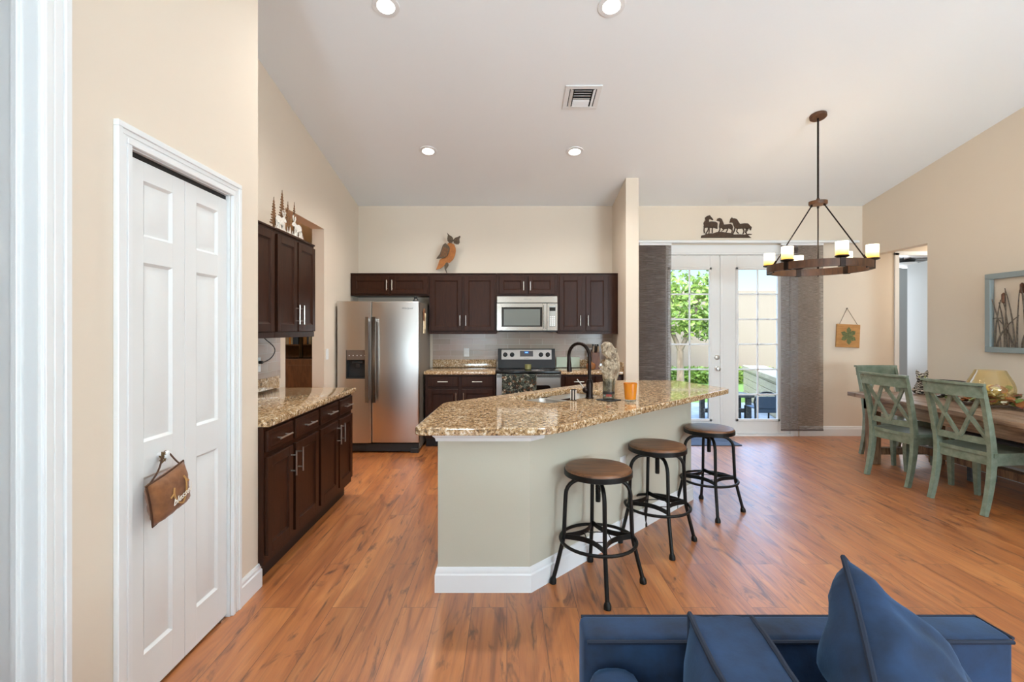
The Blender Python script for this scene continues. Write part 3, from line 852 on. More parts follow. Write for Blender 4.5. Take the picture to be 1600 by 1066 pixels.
# sink: two bowls under the cut-out
M_SINK = mat('sink_steel', '#d6d5d2', .36, 1)
sk = thing('kitchen_sink', 'stainless double bowl sink set into the island granite', 'sink', (*sv((S0 + S1) / 2, (V0 + V1) / 2), .66))
so = sk.location.copy()
def bowl(s0, s1, v0, v1, zt, zb):
    mb = MB(so)
    loops = []
    for ins, z in ((0, zt), (.006, zt - .03), (.016, zb + .05), (.045, zb + .008), (.09, zb)):
        lp = rounded([sv(s0 + ins, v0 + ins), sv(s1 - ins, v0 + ins), sv(s1 - ins, v1 - ins), sv(s0 + ins, v1 - ins)], max(.02, .075 - ins * .4), 5)
        loops.append([mb._v((x, y, z)) for x, y in lp])
    for A, B in zip(loops, loops[1:]):
        n = len(A)
        for k in range(n): mb.bm.faces.new((A[k], A[(k + 1) % n], B[(k + 1) % n], B[k]))
    mb.bm.faces.new(loops[-1])
    return mb
sm = (S0 + S1) / 2
ba = bowl(S0 - .008, sm - .012, V0 - .008, V1 + .008, .876, .68).build('bowl', M_SINK, sk, 50)
bb = bowl(sm + .012, S1 + .008, V0 - .008, V1 + .008, .876, .70).build('bowl', M_SINK, sk, 50)
q = MB(so); q.prism(rounded([sv(sm - .02, V0 - .005), sv(sm + .02, V0 - .005), sv(sm + .02, V1 + .005), sv(sm - .02, V1 + .005)], .005, 2), .855, .874); q.build('divider', M_SINK, sk)
for b_, sc_ in ((ba, (S0 + sm) / 2), (bb, (S1 + sm) / 2)):
    zb = .6805 if b_ is ba else .7005
    MB(so).lathe([(.045, zb), (.045, zb + .003), (.03, zb + .001), (0, zb + .001)], (*sv(sc_, (V0 + V1) / 2), 0)).build('drain', M_NICKEL, b_)

# faucet
fb = PX(921, 0, 3.47); fx, fy = fb.x, 3.47
fa = thing('kitchen_faucet', 'dark bronze gooseneck faucet on the island beside the sink', 'faucet', (fx, fy, ZTOP))
dirv = Vector((-.80, .60, 0)); base = Vector((fx, fy, ZTOP))
q = MB(base); q.lathe([(.030, 0), (.030, .008), (.026, .012), (.024, .05), (.026, .10), (.022, .125), (.017, .135), (0, .136)], base)
q.build('body', M_BRONZE, fa)
pts = [base + Vector((0, 0, .13)), base + Vector((0, 0, .22)), base + Vector((0, 0, .30))]
R_ = .085
for i in range(1, 13):
    a = PI * i / 12 * 1.06
    pts.append(base + dirv * (R_ - R_ * math.cos(a)) + Vector((0, 0, .30 + R_ * 1.12 * math.sin(a))))
MB(base).tube(pts, .0125, 12).build('spout', M_BRONZE, fa)
e = pts[-1]; d = (pts[-1] - pts[-2]).normalized()
MB(base).tube([e - d * .01, e + d * .02, e + d * .04, e + d * .085, e + d * .10], [.0135, .0145, .0165, .019, .0185], 14).build('spray_head', M_BRONZE, fa)
hp = base + Vector((-.028, -.005, .06))
q = MB(base); q.ball(hp, .024, 14); q.cyl(base + Vector((0, 0, .06)), hp, .018, 12)
hv = q.build('handle_hub', M_BRONZE, fa)
MB(base).tube([hp + Vector((-.01, 0, .012)), hp + Vector((-.035, 0, .045)), hp + Vector((-.062, 0, .078))], [.006, .0038, .0034], 10).build('lever', M_NICKEL, hv)
# air gap cap
ag = PX(896, 0, 3.37); agl = (ag.x, 3.37, ZTOP)
t = thing('sink_air_gap', 'small dark and chrome cylinder cap beside the sink bowl', 'sink fitting', agl)
MB(agl).lathe([(.022, 0), (.022, .006), (.019, .008), (.019, .07), (.016, .078), (0, .08)], agl).build('cap', M_BRONZE, t)
q = MB(agl)
for k in range(6):
    a = k * PI / 3 + .3; q.box(agl[0] + .0195 * math.cos(a) - .004, agl[0] + .0195 * math.cos(a) + .004, agl[1] + .0195 * math.sin(a) - .004, agl[1] + .0195 * math.sin(a) + .004, ZTOP + .005, ZTOP + .072, .001)
q.build('slot_band', M_NICKEL, t)

# driftwood piece in a clear holder
dwp = Vector(((951 - 792) * 3.37 / F, 3.37, ZTOP))
t = thing('driftwood_sculpture', 'weathered driftwood piece standing in a clear holder on the island', 'sculpture', dwp)
q = MB(dwp); Mr = Matrix.Translation(dwp) @ Matrix.Rotation(math.radians(38), 4, 'Z')
q.box(-.062, .062, -.062, .062, 0, .007, .002, M=Mr); q.build('base_plate', M_DKGRAY, t)
q = MB(dwp); q.lathe([(.041, .008), (.041, .175), (.038, .175), (.038, .010)], dwp, 28); q.build('clear_holder', M_CLEAR, t)
m, n, l, b = newmat('driftwood')
v = coords(n, l); t1 = noise_tex(n, l, v, 22, 6, .65, 1.5); t2 = noise_tex(n, l, coords(n, l, (70, 70, 18)), 1, 5, .7, .8)
r = ramp(n, [(.32, '#3c322b'), (.42, '#8d7a64'), (.54, '#b8a68c'), (.7, '#e0d4bf')]); l.new(t1.outputs[0], r.inputs[0])
r2 = ramp(n, [(.3, '#6d6258'), (.6, '#ffffff')]); l.new(t2.outputs[0], r2.inputs[0])
l.new(mixc(n, l, r.outputs[0], r2.outputs[0], .7, 'MULTIPLY'), b.inputs['Base Color']); b.inputs['Roughness'].default_value = .7
bump(n, l, b, t1.outputs[0], .6, .01); M_DRIFT = m
def px2(x, y, dy=0): return Vector(((x - 792) * 3.37 / F, 3.37 + dy, CZ - (y - 516) * 3.37 / F))
q = MB(dwp)
def blob(path, n=10):
    P_ = [px2(x, y, dy) for x, y, r_, dy in path]; q.tube(P_, [r_ * 3.37 / F for _, _, r_, _ in path], n)
blob([(951, 618, 2, 0), (952, 608, 5, 0), (951, 598, 8, 0), (951, 588, 10, 0), (953, 576, 12, 0), (955, 566, 10, .01), (957, 556, 8.5, .015), (953, 548, 9, .01), (948, 541, 9, 0), (947, 536, 6, 0), (947, 534, 2, 0)], 14)
blob([(944, 538, 6, 0), (946, 550, 6.5, -.01), (952, 556, 6, -.015), (957, 560, 5, -.012)], 10)
blob([(952, 580, 6, -.01), (945, 577, 5, -.015), (940, 574, 3, -.015), (935, 572, 1.3, -.01)], 8)
blob([(950, 582, 6, -.012), (944, 583, 4, -.02), (939, 579, 2, -.02)], 8)
blob([(960, 545, 4, .01), (964, 560, 4.2, .012), (965, 574, 4.5, .012), (962, 588, 4.5, .008), (957, 600, 4, 0)], 9)
blob([(950, 566, 6.5, -.02), (946, 570, 5, -.025), (944, 574, 2, -.025)], 8)
o = q.build('driftwood', M_DRIFT, t, 180)
rm = o.modifiers.new('merge', 'REMESH'); rm.mode = 'VOXEL'; rm.voxel_size = .0035; rm.use_smooth_shade = True
q = MB(dwp); q.lathe([(.0415, .045), (.0422, .046), (.0422, .06), (.0415, .061)], dwp, 28); q.build('dark_label_band', M_BLKM, t)
q = MB(dwp)
for k in range(5): 
    a = -PI / 2 - .5 + k * .16; q.box(dwp.x + .043 * math.cos(a) - .005, dwp.x + .043 * math.cos(a) + .005, dwp.y + .043 * math.sin(a) - .002, dwp.y + .043 * math.sin(a) + .002, ZTOP + .03 + k % 2 * .008, ZTOP + .046, .001)
q.build('red_label_mark', mat('red_print', '#8f2a20', .5), t)

# orange glass candle cup
ocp = Vector(((985 - 792) * 3.31 / F, 3.31, ZTOP))
t = thing('candle_glass', 'orange amber glass tumbler candle on the island top', 'candle', ocp)
m, n, l, b = newmat('orange_glass_wax'); b.inputs['Base Color'].default_value = hexc('#d98412'); b.inputs['Roughness'].default_value = .08
b.inputs['Subsurface Weight'].default_value = .3; b.inputs['Subsurface Radius'].default_value = (.03, .012, .003); b.inputs['Coat Weight'].default_value = 1.0
M_ORG = m
MB(ocp).lathe([(.0375, .017), (.041, .05), (.0465, .118), (.0475, .128), (.0455, .128), (.0445, .112), (0, .112)], ocp, 28).build('cup', M_ORG, t)
MB(ocp).lathe([(.033, 0), (.036, .004), (.0375, .017), (0, .017)], ocp, 28).build('clear_base', M_CLEAR, t)
MB(ocp).cyl(ocp + Vector((0, 0, .111)), ocp + Vector((.001, 0, .122)), .0012, 6).build('wick', M_BLKM, t)

# ------------------------------------------------------------------ refrigerator
RF = 5.50
fo = (-1.476, RF, 0); fr = thing('refrigerator', 'stainless side-by-side refrigerator with water dispenser', 'refrigerator', fo)
fx0, fx1, fs = -1.944, -1.008, -1.552
MB(fo).box(fx0 + .004, fx1 - .004, RF + .075, 6.32, .03, 1.735, .004).build('body', M_FSIDE, fr)
def fdoor(x0, x1):
    q = MB(fo); q.box(x0, x1, RF, RF + .068, .115, 1.742, .014, 3); return q
# freezer door with a real recess: four slabs around the dispenser well
dx0, dx1, dz0, dz1 = -1.842, -1.594, .853, 1.182
q = MB(fo); yb_ = RF + .068
q.box(fx0, dx0, RF, yb_, .115, 1.742, .004); q.box(dx1, fs - .003, RF, yb_, .115, 1.742, .004)
q.box(dx0 - .004, dx1 + .004, RF, yb_, .115, dz0, .0005); q.box(dx0 - .004, dx1 + .004, RF, yb_, dz1, 1.742, .0005)
ld = q.build('freezer_door', M_STEEL, fr)
rd = fdoor(fs + .003, fx1).build('fridge_door', M_STEEL, fr)
q = MB(fo); q.box(dx0, dx1, RF + .062, yb_, dz0, dz1); q.box(dx0, dx0 + .006, RF, yb_, dz0, dz1); q.box(dx1 - .006, dx1, RF, yb_, dz0, dz1); q.box(dx0, dx1, RF, yb_, dz0, dz0 + .012)
q.box(dx0 + .06, dx1 - .06, RF + .012, RF + .05, dz1 - .155, dz1 - .125, .006); q.box(dx0 + .095, dx1 - .095, RF + .03, RF + .055, dz1 - .21, dz1 - .14, .004)
dis = q.build('dispenser', M_DKGRAY, ld)
q = MB(fo); q.box(dx0 + .004, dx1 - .004, RF - .002, RF + .05, dz1 - .115, dz1, .004); q.build('control_panel', mat('dispenser_panel', '#7b6d62', .35, .4), dis)
for k in range(5): MB(fo).box(dx0 + .03 + k * .045, dx0 + .042 + k * .045, RF - .004, RF, dz1 - .068, dz1 - .058).build('button', M_TRIM, dis)
for x, par in ((fs - .040, ld), (fs + .040, rd)):
    q = MB(fo); pts = []
    for i in range(13):
        tq = i / 12; z = .585 + (1.56 - .585) * tq
        pts.append((x, RF - .040 - .012 * math.sin(PI * tq), z))
    q.sweep(pts, .036, .016, (0, -1, 0)); q.box(x - .013, x + .013, RF - .042, RF, .60, .64, .003); q.box(x - .013, x + .013, RF - .042, RF, 1.505, 1.545, .003)
    q.build('handle', M_STEEL2, par)
MB(fo).box(fx0 + .01, fx1 - .01, RF + .03, RF + .08, .012, .105, .003).box(fx0 + .14, fx0 + .32, RF + .02, RF + .04, .03, .09, .003).box(fx1 - .10, fx1 - .004, RF + .005, RF + .06, 0, .05, .004).box(fx0 + .004, fx0 + .1, RF + .005, RF + .06, 0, .05, .004).build('kick_grille', M_DKGRAY, fr)
text_obj('logo', 'Whirlpool', .030, frame_of((1, 0, 0), (0, 0, 1), (0, -1, 0), (fx1 - .135, RF - .001, 1.660)), mat('logo_gray', '#3c3f44', .4), rd, fo, .35)
# hinge clip on top
q = MB((fx1 - .05, 5.56, 1.742)); c0 = Vector((fx1 - .05, 5.56, 1.742))
q.box(c0.x - .03, c0.x + .03, c0.y - .02, c0.y + .03, 1.7425, 1.7525, .002); q.tube([c0 + Vector((-.02, 0, .012)), c0 + Vector((0, 0, .05)), c0 + Vector((.03, 0, .02))], .007, 8); q.box(c0.x - .018, c0.x + .018, c0.y - .008, c0.y + .012, 1.775, 1.80, .003)
tag(q.build('chip_clip', M_BLKM), 'small black clip on the top corner of the refrigerator', 'clip')
# ornament hanging on the fridge side
hx = fx1 + .006; oy = 5.78
o0 = Vector((hx, oy, 1.37)); t = thing('hanging_ornament', 'small cream and brown ornament hanging on the refrigerator side', 'ornament', o0)
Mo = frame_of((0, 1, 0), (0, 0, 1), (1, 0, 0), tuple(o0))
q = MB(o0); q.prism([(-.05, 0), (.06, 0), (.05, .09), (.03, .15), (-.03, .15), (-.04, .09)], 0, .012, Mo); q.build('cream_panel', mat('cream_cloth', '#d8c6a8', .8), t)
q = MB(o0); q.prism([(-.03, .15), (.04, .15), (.045, .26), (0, .30), (-.045, .26)], 0, .016, Mo); q.build('brown_top', wood('ornament_wood', '#5a3418', '#8d5a30'), t)
q = MB(o0); q.ball(o0 + Vector((.018, -.005, .215)), .024, 10, sc=(.5, 1, 1.3)); q.cyl(o0 + Vector((.018, -.005, .05)), o0 + Vector((.018, -.005, .20)), .006, 8); q.build('spoon', mat('cream_wood', '#e2cba4', .5), t)

# ------------------------------------------------------------------ microwave
mx0, mx1, my, mz0, mz1 = -.126, .634, 5.995, 1.398, 1.835
mo = (.25, my, mz0); t = thing('microwave', 'stainless over-the-range microwave under the short cabinet', 'microwave', mo)
MB(mo).box(mx0, mx1, my + .03, YB - .01, mz0, mz1 - .001).build('body', M_DKGRAY, t)
MB(mo).box(mx0, mx1, my - .004, my + .032, mz1 - .085, mz1, .005).build('top_vent', M_STEEL2, t)
xd = .500
q = MB(mo); wx0, wx1, wz0, wz1 = mx0 + .062, xd - .058, mz0 + .055, mz1 - .14
q.box(mx0, wx0, my, my + .032, mz0 + .006, mz1 - .088, .003); q.box(wx1, xd, my, my + .032, mz0 + .006, mz1 - .088, .003)
q.box(wx0 - .003, wx1 + .003, my, my + .032, mz0 + .006, wz0, .002); q.box(wx0 - .003, wx1 + .003, my, my + .032, wz1, mz1 - .088, .002)
dd = q.build('door', M_STEEL2, t)
MB(mo).box(wx0 - .003, wx1 + .003, my + .004, my + .02, wz0 - .003, wz1 + .003).build('window_frame', M_BLACK, dd)
MB(mo).box(wx0 + .026, wx1 - .026, my + .002, my + .012, wz0 + .014, wz1 - .022).build('window', M_MWGL, dd)
q = MB(mo); q.sweep([(xd - .025, my - .035, mz0 + .03), (xd - .025, my - .042, (mz0 + mz1) / 2 - .05), (xd - .025, my - .035, mz1 - .11)], .03, .014, (0, -1, 0)); q.box(xd - .035, xd - .015, my - .035, my, mz0 + .04, mz0 + .06); q.box(xd - .035, xd - .015, my - .035, my, mz1 - .14, mz1 - .12)
q.build('handle', M_STEEL2, dd)
MB(mo).box(xd + .003, mx1, my, my + .03, mz0 + .006, mz1 - .088, .003).build('control_side', M_STEEL2, t)
cp = MB(mo).box(xd + .025, mx1 - .020, my - .003, my + .01, mz0 + .05, mz1 - .115, .006).build('keypad', mat('keypad_silver', '#a9aaa6', .3), t)
MB(mo).box(xd + .032, mx1 - .028, my - .005, my, mz1 - .185, mz1 - .14, .002).build('display', M_BLACK, cp)
for i in range(3):
    for j in range(5): MB(mo).box(xd + .035 + i * .024, xd + .053 + i * .024, my - .005, my, mz0 + .065 + j * .026, mz0 + .083 + j * .026, .002).build('button', M_TRIM, cp)
MB(mo).box(mx0 + .02, mx1 - .02, my + .04, YB - .05, mz0 - .012, mz0).build('light_grille', M_BLKM, t)
text_obj('logo', 'Whirlpool', .022, frame_of((1, 0, 0), (0, 0, 1), (0, -1, 0), ((mx0 + mx1) / 2, my - .005, mz1 - .042)), mat('logo_silver', '#8f8b86', .4), t, mo, .35)

# ------------------------------------------------------------------ range
rx0, rx1, ry = -.126, .640, 5.70
ro = (.257, ry, 0); rg = thing('electric_range', 'stainless electric range with black glass cooktop', 'stove', ro)
MB(ro).box(rx0 + .004, rx1 - .004, ry + .045, 6.37, .03, .895).build('body', M_DKGRAY, rg)
MB(ro).box(rx0, rx1, ry + .005, 6.32, .895, .921, .006, 2).build('cooktop', M_BLACK, rg)
MB(ro).prism([(6.24, .92), (6.375, .92), (6.375, 1.165), (6.30, 1.165)], rx0 + .01, rx1 - .01, Mx).build('backguard', M_BLACK, rg, 0)
nz = Vector((0, -.245, .06)).normalized(); ey = Vector((0, .06, .245)).normalized()
Mb = frame_of((1, 0, 0), tuple(ey), tuple(nz), (0, 6.24, .92))
panel = MB(ro).box(rx0 + .055, rx1 - .055, .108, .240, .0005, .004, .001, M=Mb).build('control_panel', M_STEEL2, rg)
for x in (rx0 + .105, rx0 + .195, rx1 - .195, rx1 - .105):
    q = MB(ro); q.lathe([(.030, 0), (.028, .014), (.022, .018), (.020, .026), (0, .027)], M=Mb @ Matrix.Translation((x, .172, .004)), n=20); q.box(x - .004, x + .004, .155, .192, .028, .034, .001, M=Mb)
    q.build('knob', M_BLACK, panel)
MB(ro).box(.257 - .085, .257 + .085, .148, .222, .004, .007, .001, M=Mb).build('display', mat('display_gray', '#4e4b4c', .25), panel)
q = MB(ro); q.box(.257 - .03, .257 + .03, .188, .216, .007, .008, M=Mb); q.build('clock', mat('clock_blue', '#123a70', .3, Emission_Color=hexc('#1d5bb0'), Emission_Strength=.5), panel)
q = MB(ro)
for k in range(3): q.box(.257 - .016 + k * .012, .257 - .008 + k * .012, .194, .209, .008, .009, M=Mb)
q.build('clock_digits', emit('clock_glow', '#7fc4ff', 1.2), panel)
text_obj('logo', 'Whirlpool', .016, Mb @ Matrix.Translation((.257, .122, .0045)), mat('logo_dark', '#5a5a5c', .4), panel, ro, .35, .0003)
q = MB(ro); q.box(rx0 + .002, rx1 - .002, ry + .012, ry + .05, .856, .893, .003); q.build('front_trim', M_STEEL2, rg)
q = MB(ro); q.box(rx0, rx1, ry + .005, ry + .045, .235, .85, .004); od = q.build('oven_door', M_STEEL, rg)
MB(ro).prism(rounded([(rx0 + .12, .42), (rx1 - .12, .42), (rx1 - .12, .755), (rx0 + .12, .755)], .04), 0, .004, frame_of((1, 0, 0), (0, 0, 1), (0, -1, 0), (0, ry + .006, 0))).build('oven_window', M_DARKGL, od)
q = MB(ro); q.sweep([(rx0 + .0, ry - .035, .866), (rx1 - .0, ry - .035, .866)], .018, .030, (0, 0, 1))
for x in (rx0 + .03, rx1 - .03): q.box(x - .012, x + .012, ry - .035, ry + .01, .853, .879, .002)
q.build('handle', M_STEEL2, od)
MB(ro).box(rx0, rx1, ry + .01, ry + .045, .05, .228, .004).build('drawer', M_STEEL, rg)
# patterned towel over the handle
m, n, l, b = newmat('leaf_print_towel'); v = coords(n, l, (1, 1, 1))
vo = n.new('ShaderNodeTexVoronoi'); vo.inputs['Scale'].default_value = 42; l.new(v, vo.inputs['Vector']); nn = noise_tex(n, l, v, 30, 4, .7, 2)
r = ramp(n, [(0, '#0c0f0c'), (.30, '#2b3526'), (.40, '#15191d'), (.50, '#6e7468'), (.56, '#191b17'), (.64, '#6d4526'), (.70, '#b9b7a6'), (.76, '#1a1d1a')], 'CONSTANT')
mm = n.new('ShaderNodeMath'); mm.operation = 'MULTIPLY_ADD'; mm.inputs[1].default_value = .55; l.new(vo.outputs['Color'], mm.inputs[0]); 
mu = n.new('ShaderNodeMath'); mu.operation = 'MULTIPLY'; mu.inputs[1].default_value = .5; l.new(nn.outputs[0], mu.inputs[0]); l.new(mu.outputs[0], mm.inputs[2])
l.new(mm.outputs[0], r.inputs[0]); l.new(r.outputs[0], b.inputs['Base Color']); b.inputs['Roughness'].default_value = .9
q = MB((.15, ry - .05, .5)); tx0, tx1 = rx0 + .068, rx0 + .475
prof = [(ry - .0195, .60), (ry - .0195, .80), (ry - .020, .87), (ry - .024, .884), (ry - .036, .8865), (ry - .047, .883), (ry - .0505, .868), (ry - .052, .75), (ry - .053, .60), (ry - .054, .50)]
cols = []
N = 24
for i in range(N + 1):
    x = tx0 + (tx1 - tx0) * i / N; wv = .004 * math.sin(i * 1.1) + .002 * math.sin(i * 2.7)
    cols.append([q._v((x, y - (max(0, .87 - z) * 2.2 * abs(wv) if j > 5 else 0), z)) for j, (y, z) in enumerate(prof)])
for A, B in zip(cols, cols[1:]):
    for j in range(len(prof) - 1): q.bm.faces.new((A[j], A[j + 1], B[j + 1], B[j]))
o = q.build('dish_towel', m, None, 180); tag(o, 'dark leaf-print towel hanging over the oven door handle', 'towel')
sf = o.modifiers.new('thick', 'SOLIDIFY'); sf.thickness = .003; sf.offset = 1
# candle jar on cooktop
cj = Vector(((825 - 792) * 5.95 / F, 5.95, .922)); t = thing('candle_jar', 'small olive candle jar on the black cooktop', 'candle', cj)
MB(cj).lathe([(.030, 0), (.038, .006), (.040, .02), (.040, .062), (.036, .062), (.035, .05), (0, .05)], cj, 24).build('jar', mat('olive_glass', '#8a8453', .25), t)
MB(cj).lathe([(.0345, .0505), (.0345, .053), (0, .053)], cj, 24).build('wax', mat('cream_wax', '#c9bf8e', .5), t)

# items on the right back counter, partly hidden by faucet and driftwood
kb = Vector((1.14, 6.16, .9165)); t = thing('knife_block', 'brown wooden knife block on the counter behind the driftwood', 'knife block', kb)
Mk = Matrix.Translation(kb)
M_KW = wood('knife_block_wood', '#4b2a18', '#7d4a2c', (30, 30, 6))
MB(kb).prism([(-.02, 0), (.14, 0), (.14, .06), (.10, .24), (-.02, .20)], -.05, .05, Matrix.Translation(kb) @ frame_of((0, 1, 0), (0, 0, 1), (1, 0, 0))).build('block', M_KW, t, 0)
for i in range(3):
    for j in range(2):
        p0 = kb + Vector((-.03 + i * .03, .012 + j * .05, .205 + j * .018))
        MB(kb).sweep([p0, p0 + Vector((0, -.035, .085))], .017, .022, (0, 1, 0)).build('knife_handle', M_BLKM if (i + j) % 2 else M_NICKEL, t)
wb = Vector((1.05, 6.0, .9165)); 
tag(MB(wb).lathe([(.03, 0), (.05, .01), (.062, .035), (.058, .065), (.035, .085), (.012, .092), (.012, .105), (0, .108)], wb, 24).build('wooden_jar', wood('jar_wood', '#7a4723', '#a8703f', (12, 12, 4)), None), 'round orange-brown wooden jar on the counter behind the faucet', 'jar')
gb = Vector((.80, 6.33, .9175)); 
tag(MB(gb).box(.655, .965, 6.352, 6.36, .9175, 1.055, .003, M=Matrix.Translation((0, .0, 0))).build('cutting_board', mat('frosted_glass', '#c3cdb8', .2), None), 'pale green glass cutting board leaning on the backsplash right of the range', 'cutting board')

# outlets and switches
def plate(name, label, M, n=1, kind='outlet', par=None):
    o_ = M.translation.copy(); t = thing(name, label, kind, o_)
    q = MB(o_); q.box(-.036 * n - (.012 if n > 1 else 0), .036 * n + (.012 if n > 1 else 0), -.058, .058, 0, .006, .002, M=M); q.build('plate', M_TRIM, t)
    q = MB(o_)
    if kind == 'outlet':
        for dz in (-.02, .02): q.box(-.017, .017, dz - .014, dz + .014, .005, .008, .003, M=M)
        q.build('socket', M_TRIM, t)
    else:
        q.box(-.016, .016, -.033, .033, .005, .010, .002, M=M); q.build('rocker', M_TRIM, t)
    return t
Mback = lambda x, z, y=YB - .008: frame_of((1, 0, 0), (0, 0, 1), (0, -1, 0), (x, y, z))
Mleft = lambda y, z, x=XL + .008: frame_of((0, 1, 0), (0, 0, 1), (1, 0, 0), (x, y, z))
Mright = lambda y, z, x=XR: frame_of((0, -1, 0), (0, 0, 1), (-1, 0, 0), (x, y, z))
plate('outlet', 'white outlet on the backsplash left of the range', Mback((729 - 792) * YB / F, 1.115))
plate('outlet', 'white outlet on the backsplash behind the faucet', Mback((921 - 792) * YB / F, 1.115))
ol = plate('outlet', 'white outlet with a black plug on the left tile backsplash', Mleft(3.80, 1.135))
plate('light_switch', 'white light switch on the left wall near the refrigerator', Mleft(5.28, 1.145, XL), kind='switch')
plate('outlet', 'white outlet low on the right wall under the dining table', Mright(4.15, .33))
# plug and cord up to the cabinet
def leftp(x, y, X=XL + .03): 
    Y = F * X / (x - 792); return Vector((X, Y, CZ - (y - 516) * Y / F))
p0 = Vector((XL + .017, 3.80, 1.155)); t = thing('power_cord', 'black cord and plug running down from under the left wall cabinet', 'cord', p0)
MB(p0).box(p0.x + .0005, p0.x + .03, p0.y - .014, p0.y + .014, p0.z - .012, p0.z + .012, .004).build('plug', M_BLKM, t)
pts = [p0 + Vector((.028, 0.01, 0))] + [leftp(x, y, XL + .05) for x, y in ((415, 565), (424, 560), (430, 550), (429, 543), (422, 536), (414, 530), (410, 523), (409, 519))]
pts[-1].z = 1.39
def smooth(pts, it=2):
    for _ in range(it):
        o_ = [pts[0]]
        for a, b in zip(pts, pts[1:]): o_ += [a * .75 + b * .25, a * .25 + b * .75]
        pts = o_ + [pts[-1]]
    return pts
MB(p0).tube(smooth(pts), .004, 8).build('cord', M_BLKM, t)

# ------------------------------------------------------------------ wall and cabinet-top metal art
def flat(name, polys, thick, mat_, parent, off, M):
    q = MB(off)
    for p_ in polys: q.prism(p_, 0, thick, M)
    return q.build(name, mat_, parent, 0)

# owl (crop pixels -> metres on the plane Y = 6.26)
oY = 6.25
def owlp(lst): return [((670 + cx / 13.33 - 792) * oY / F, CZ - (355 + cy / 13.33 - 516) * oY / F) for cx, cy in lst]
oo = (PX(700, 0, oY).x, oY, ZT + .012); t = thing('owl_figure', 'rust and brown metal owl standing on top of the wall cabinets', 'owl figure', oo)
Mf = lambda y: frame_of((1, 0, 0), (0, 0, 1), (0, -1, 0), (0, y, 0))
flat('body', [owlp([(390, 345), (440, 322), (530, 365), (556, 430), (563, 500), (548, 590), (505, 680), (435, 748), (388, 742), (330, 790), (270, 850), (248, 862), (215, 872), (190, 885), (150, 896), (190, 800), (228, 680), (300, 640), (370, 600), (410, 540)])], .012, M_OWLB, t, oo, Mf(oY))
flat('wing', [owlp([(350, 338), (395, 370), (430, 410), (442, 450), (425, 520), (388, 605), (340, 640), (300, 652), (262, 648), (232, 655), (165, 668), (175, 645), (238, 560), (270, 460), (298, 380)])], .012, M_OWLD, t, oo, Mf(oY - .016))
q = MB(oo)
for k in range(5):
    a = owlp([(320 + k * 22, 420 + k * 8), (245 + k * 30, 635 - k * 6)]); q.tube([(a[0][0], oY - .030, a[0][1]), (a[1][0], oY - .030, a[1][1])], .003, 6)
q.build('wing_feathers', M_OWLB, t)
flat('head', [owlp([(385, 120), (410, 150), (440, 178), (480, 200), (505, 230), (515, 285), (490, 332), (430, 335), (392, 290), (388, 240), (400, 180)]), owlp([(505, 285), (525, 255), (560, 225), (615, 208), (655, 186), (662, 215), (640, 250), (646, 325), (622, 365), (570, 362), (526, 340)])], .012, M_OWLD, t, oo, Mf(oY - .012))
q = MB(oo)
for cx, cy in ((452, 268), (588, 292)):
    a = owlp([(cx, cy)])[0]; q.lathe([(.022, 0), (.020, .004), (.010, .007), (0, .008)], M=frame_of((1, 0, 0), (0, 0, 1), (0, -1, 0), (a[0], oY - .024, a[1])), n=16)
q.build('eyes', M_OWLD, t)
flat('leg', [owlp([(385, 735), (415, 765), (412, 810), (370, 868), (362, 880), (388, 960), (372, 960), (335, 880), (328, 810), (350, 760)])], .012, M_OWLD, t, oo, Mf(oY - .012))
q = MB(oo); q.box(oo[0] - .07, oo[0] + .07, oY - .04, oY + .04, ZT + .0125, ZT + .0155, .001); q.build('stand', M_OWLD, t)

# running horses plaque
hY = YB - .004
def hp_(lst): return [((1085 + cx / 15.24 - 792) * hY / F, CZ - (325 + cy / 15.24 - 516) * hY / F) for cx, cy in lst]
H = []
def line(pts, w_): # thick polyline in crop pixels
    for (x0, y0), (x1, y1) in zip(pts, pts[1:]):
        dx, dy = x1 - x0, y1 - y0; L_ = math.hypot(dx, dy) or 1; nx, ny = -dy / L_ * w_ / 2, dx / L_ * w_ / 2
        H.append([(x0 + nx, y0 + ny), (x1 + nx * .8, y1 + ny * .8), (x1 - nx * .8, y1 - ny * .8), (x0 - nx, y0 - ny)])
H.append([(300, 330), (235, 390), (215, 440), (225, 480), (300, 470), (400, 478), (450, 470), (500, 485), (545, 470), (550, 390), (545, 355), (500, 330), (400, 322), (345, 330)])     # first body
H.append([(262, 300), (250, 235), (295, 195), (345, 180), (362, 172), (395, 215), (450, 280), (430, 297), (375, 268), (345, 280), (345, 340), (300, 400), (230, 400)])
H.append([(250, 300), (215, 360), (225, 420), (270, 380)])
line([(235, 460), (228, 530), (238, 600)], 28); line([(340, 460), (318, 540), (275, 600), (270, 650)], 26); line([(350, 470), (352, 540), (345, 600)], 24); line([(435, 460), (420, 530), (425, 600)], 26); line([(525, 460), (545, 490), (500, 485)], 22)
H.append([(525, 310), (545, 255), (600, 240), (650, 265), (690, 360), (700, 400), (780, 390), (860, 380), (905, 420), (915, 480), (880, 520), (820, 490), (770, 500), (700, 510), (640, 480), (585, 470), (590, 400), (605, 330), (560, 310)])
line([(610, 460), (600, 530), (560, 600)], 26); line([(660, 490), (700, 520), (640, 560)], 20); line([(790, 490), (780, 540), (750, 590)], 24); line([(890, 490), (900, 560), (880, 610)], 26)
H.append([(830, 360), (855, 260), (890, 225), (910, 250), (960, 250), (1010, 270), (1060, 350), (1080, 380), (1180, 370), (1270, 372), (1310, 410), (1330, 450), (1290, 500), (1230, 500), (1160, 490), (1090, 500), (1010, 500), (960, 480), (930, 420), (915, 360), (880, 345)])
H.append([(1280, 375), (1330, 430), (1365, 460), (1340, 540), (1315, 520), (1300, 470)])
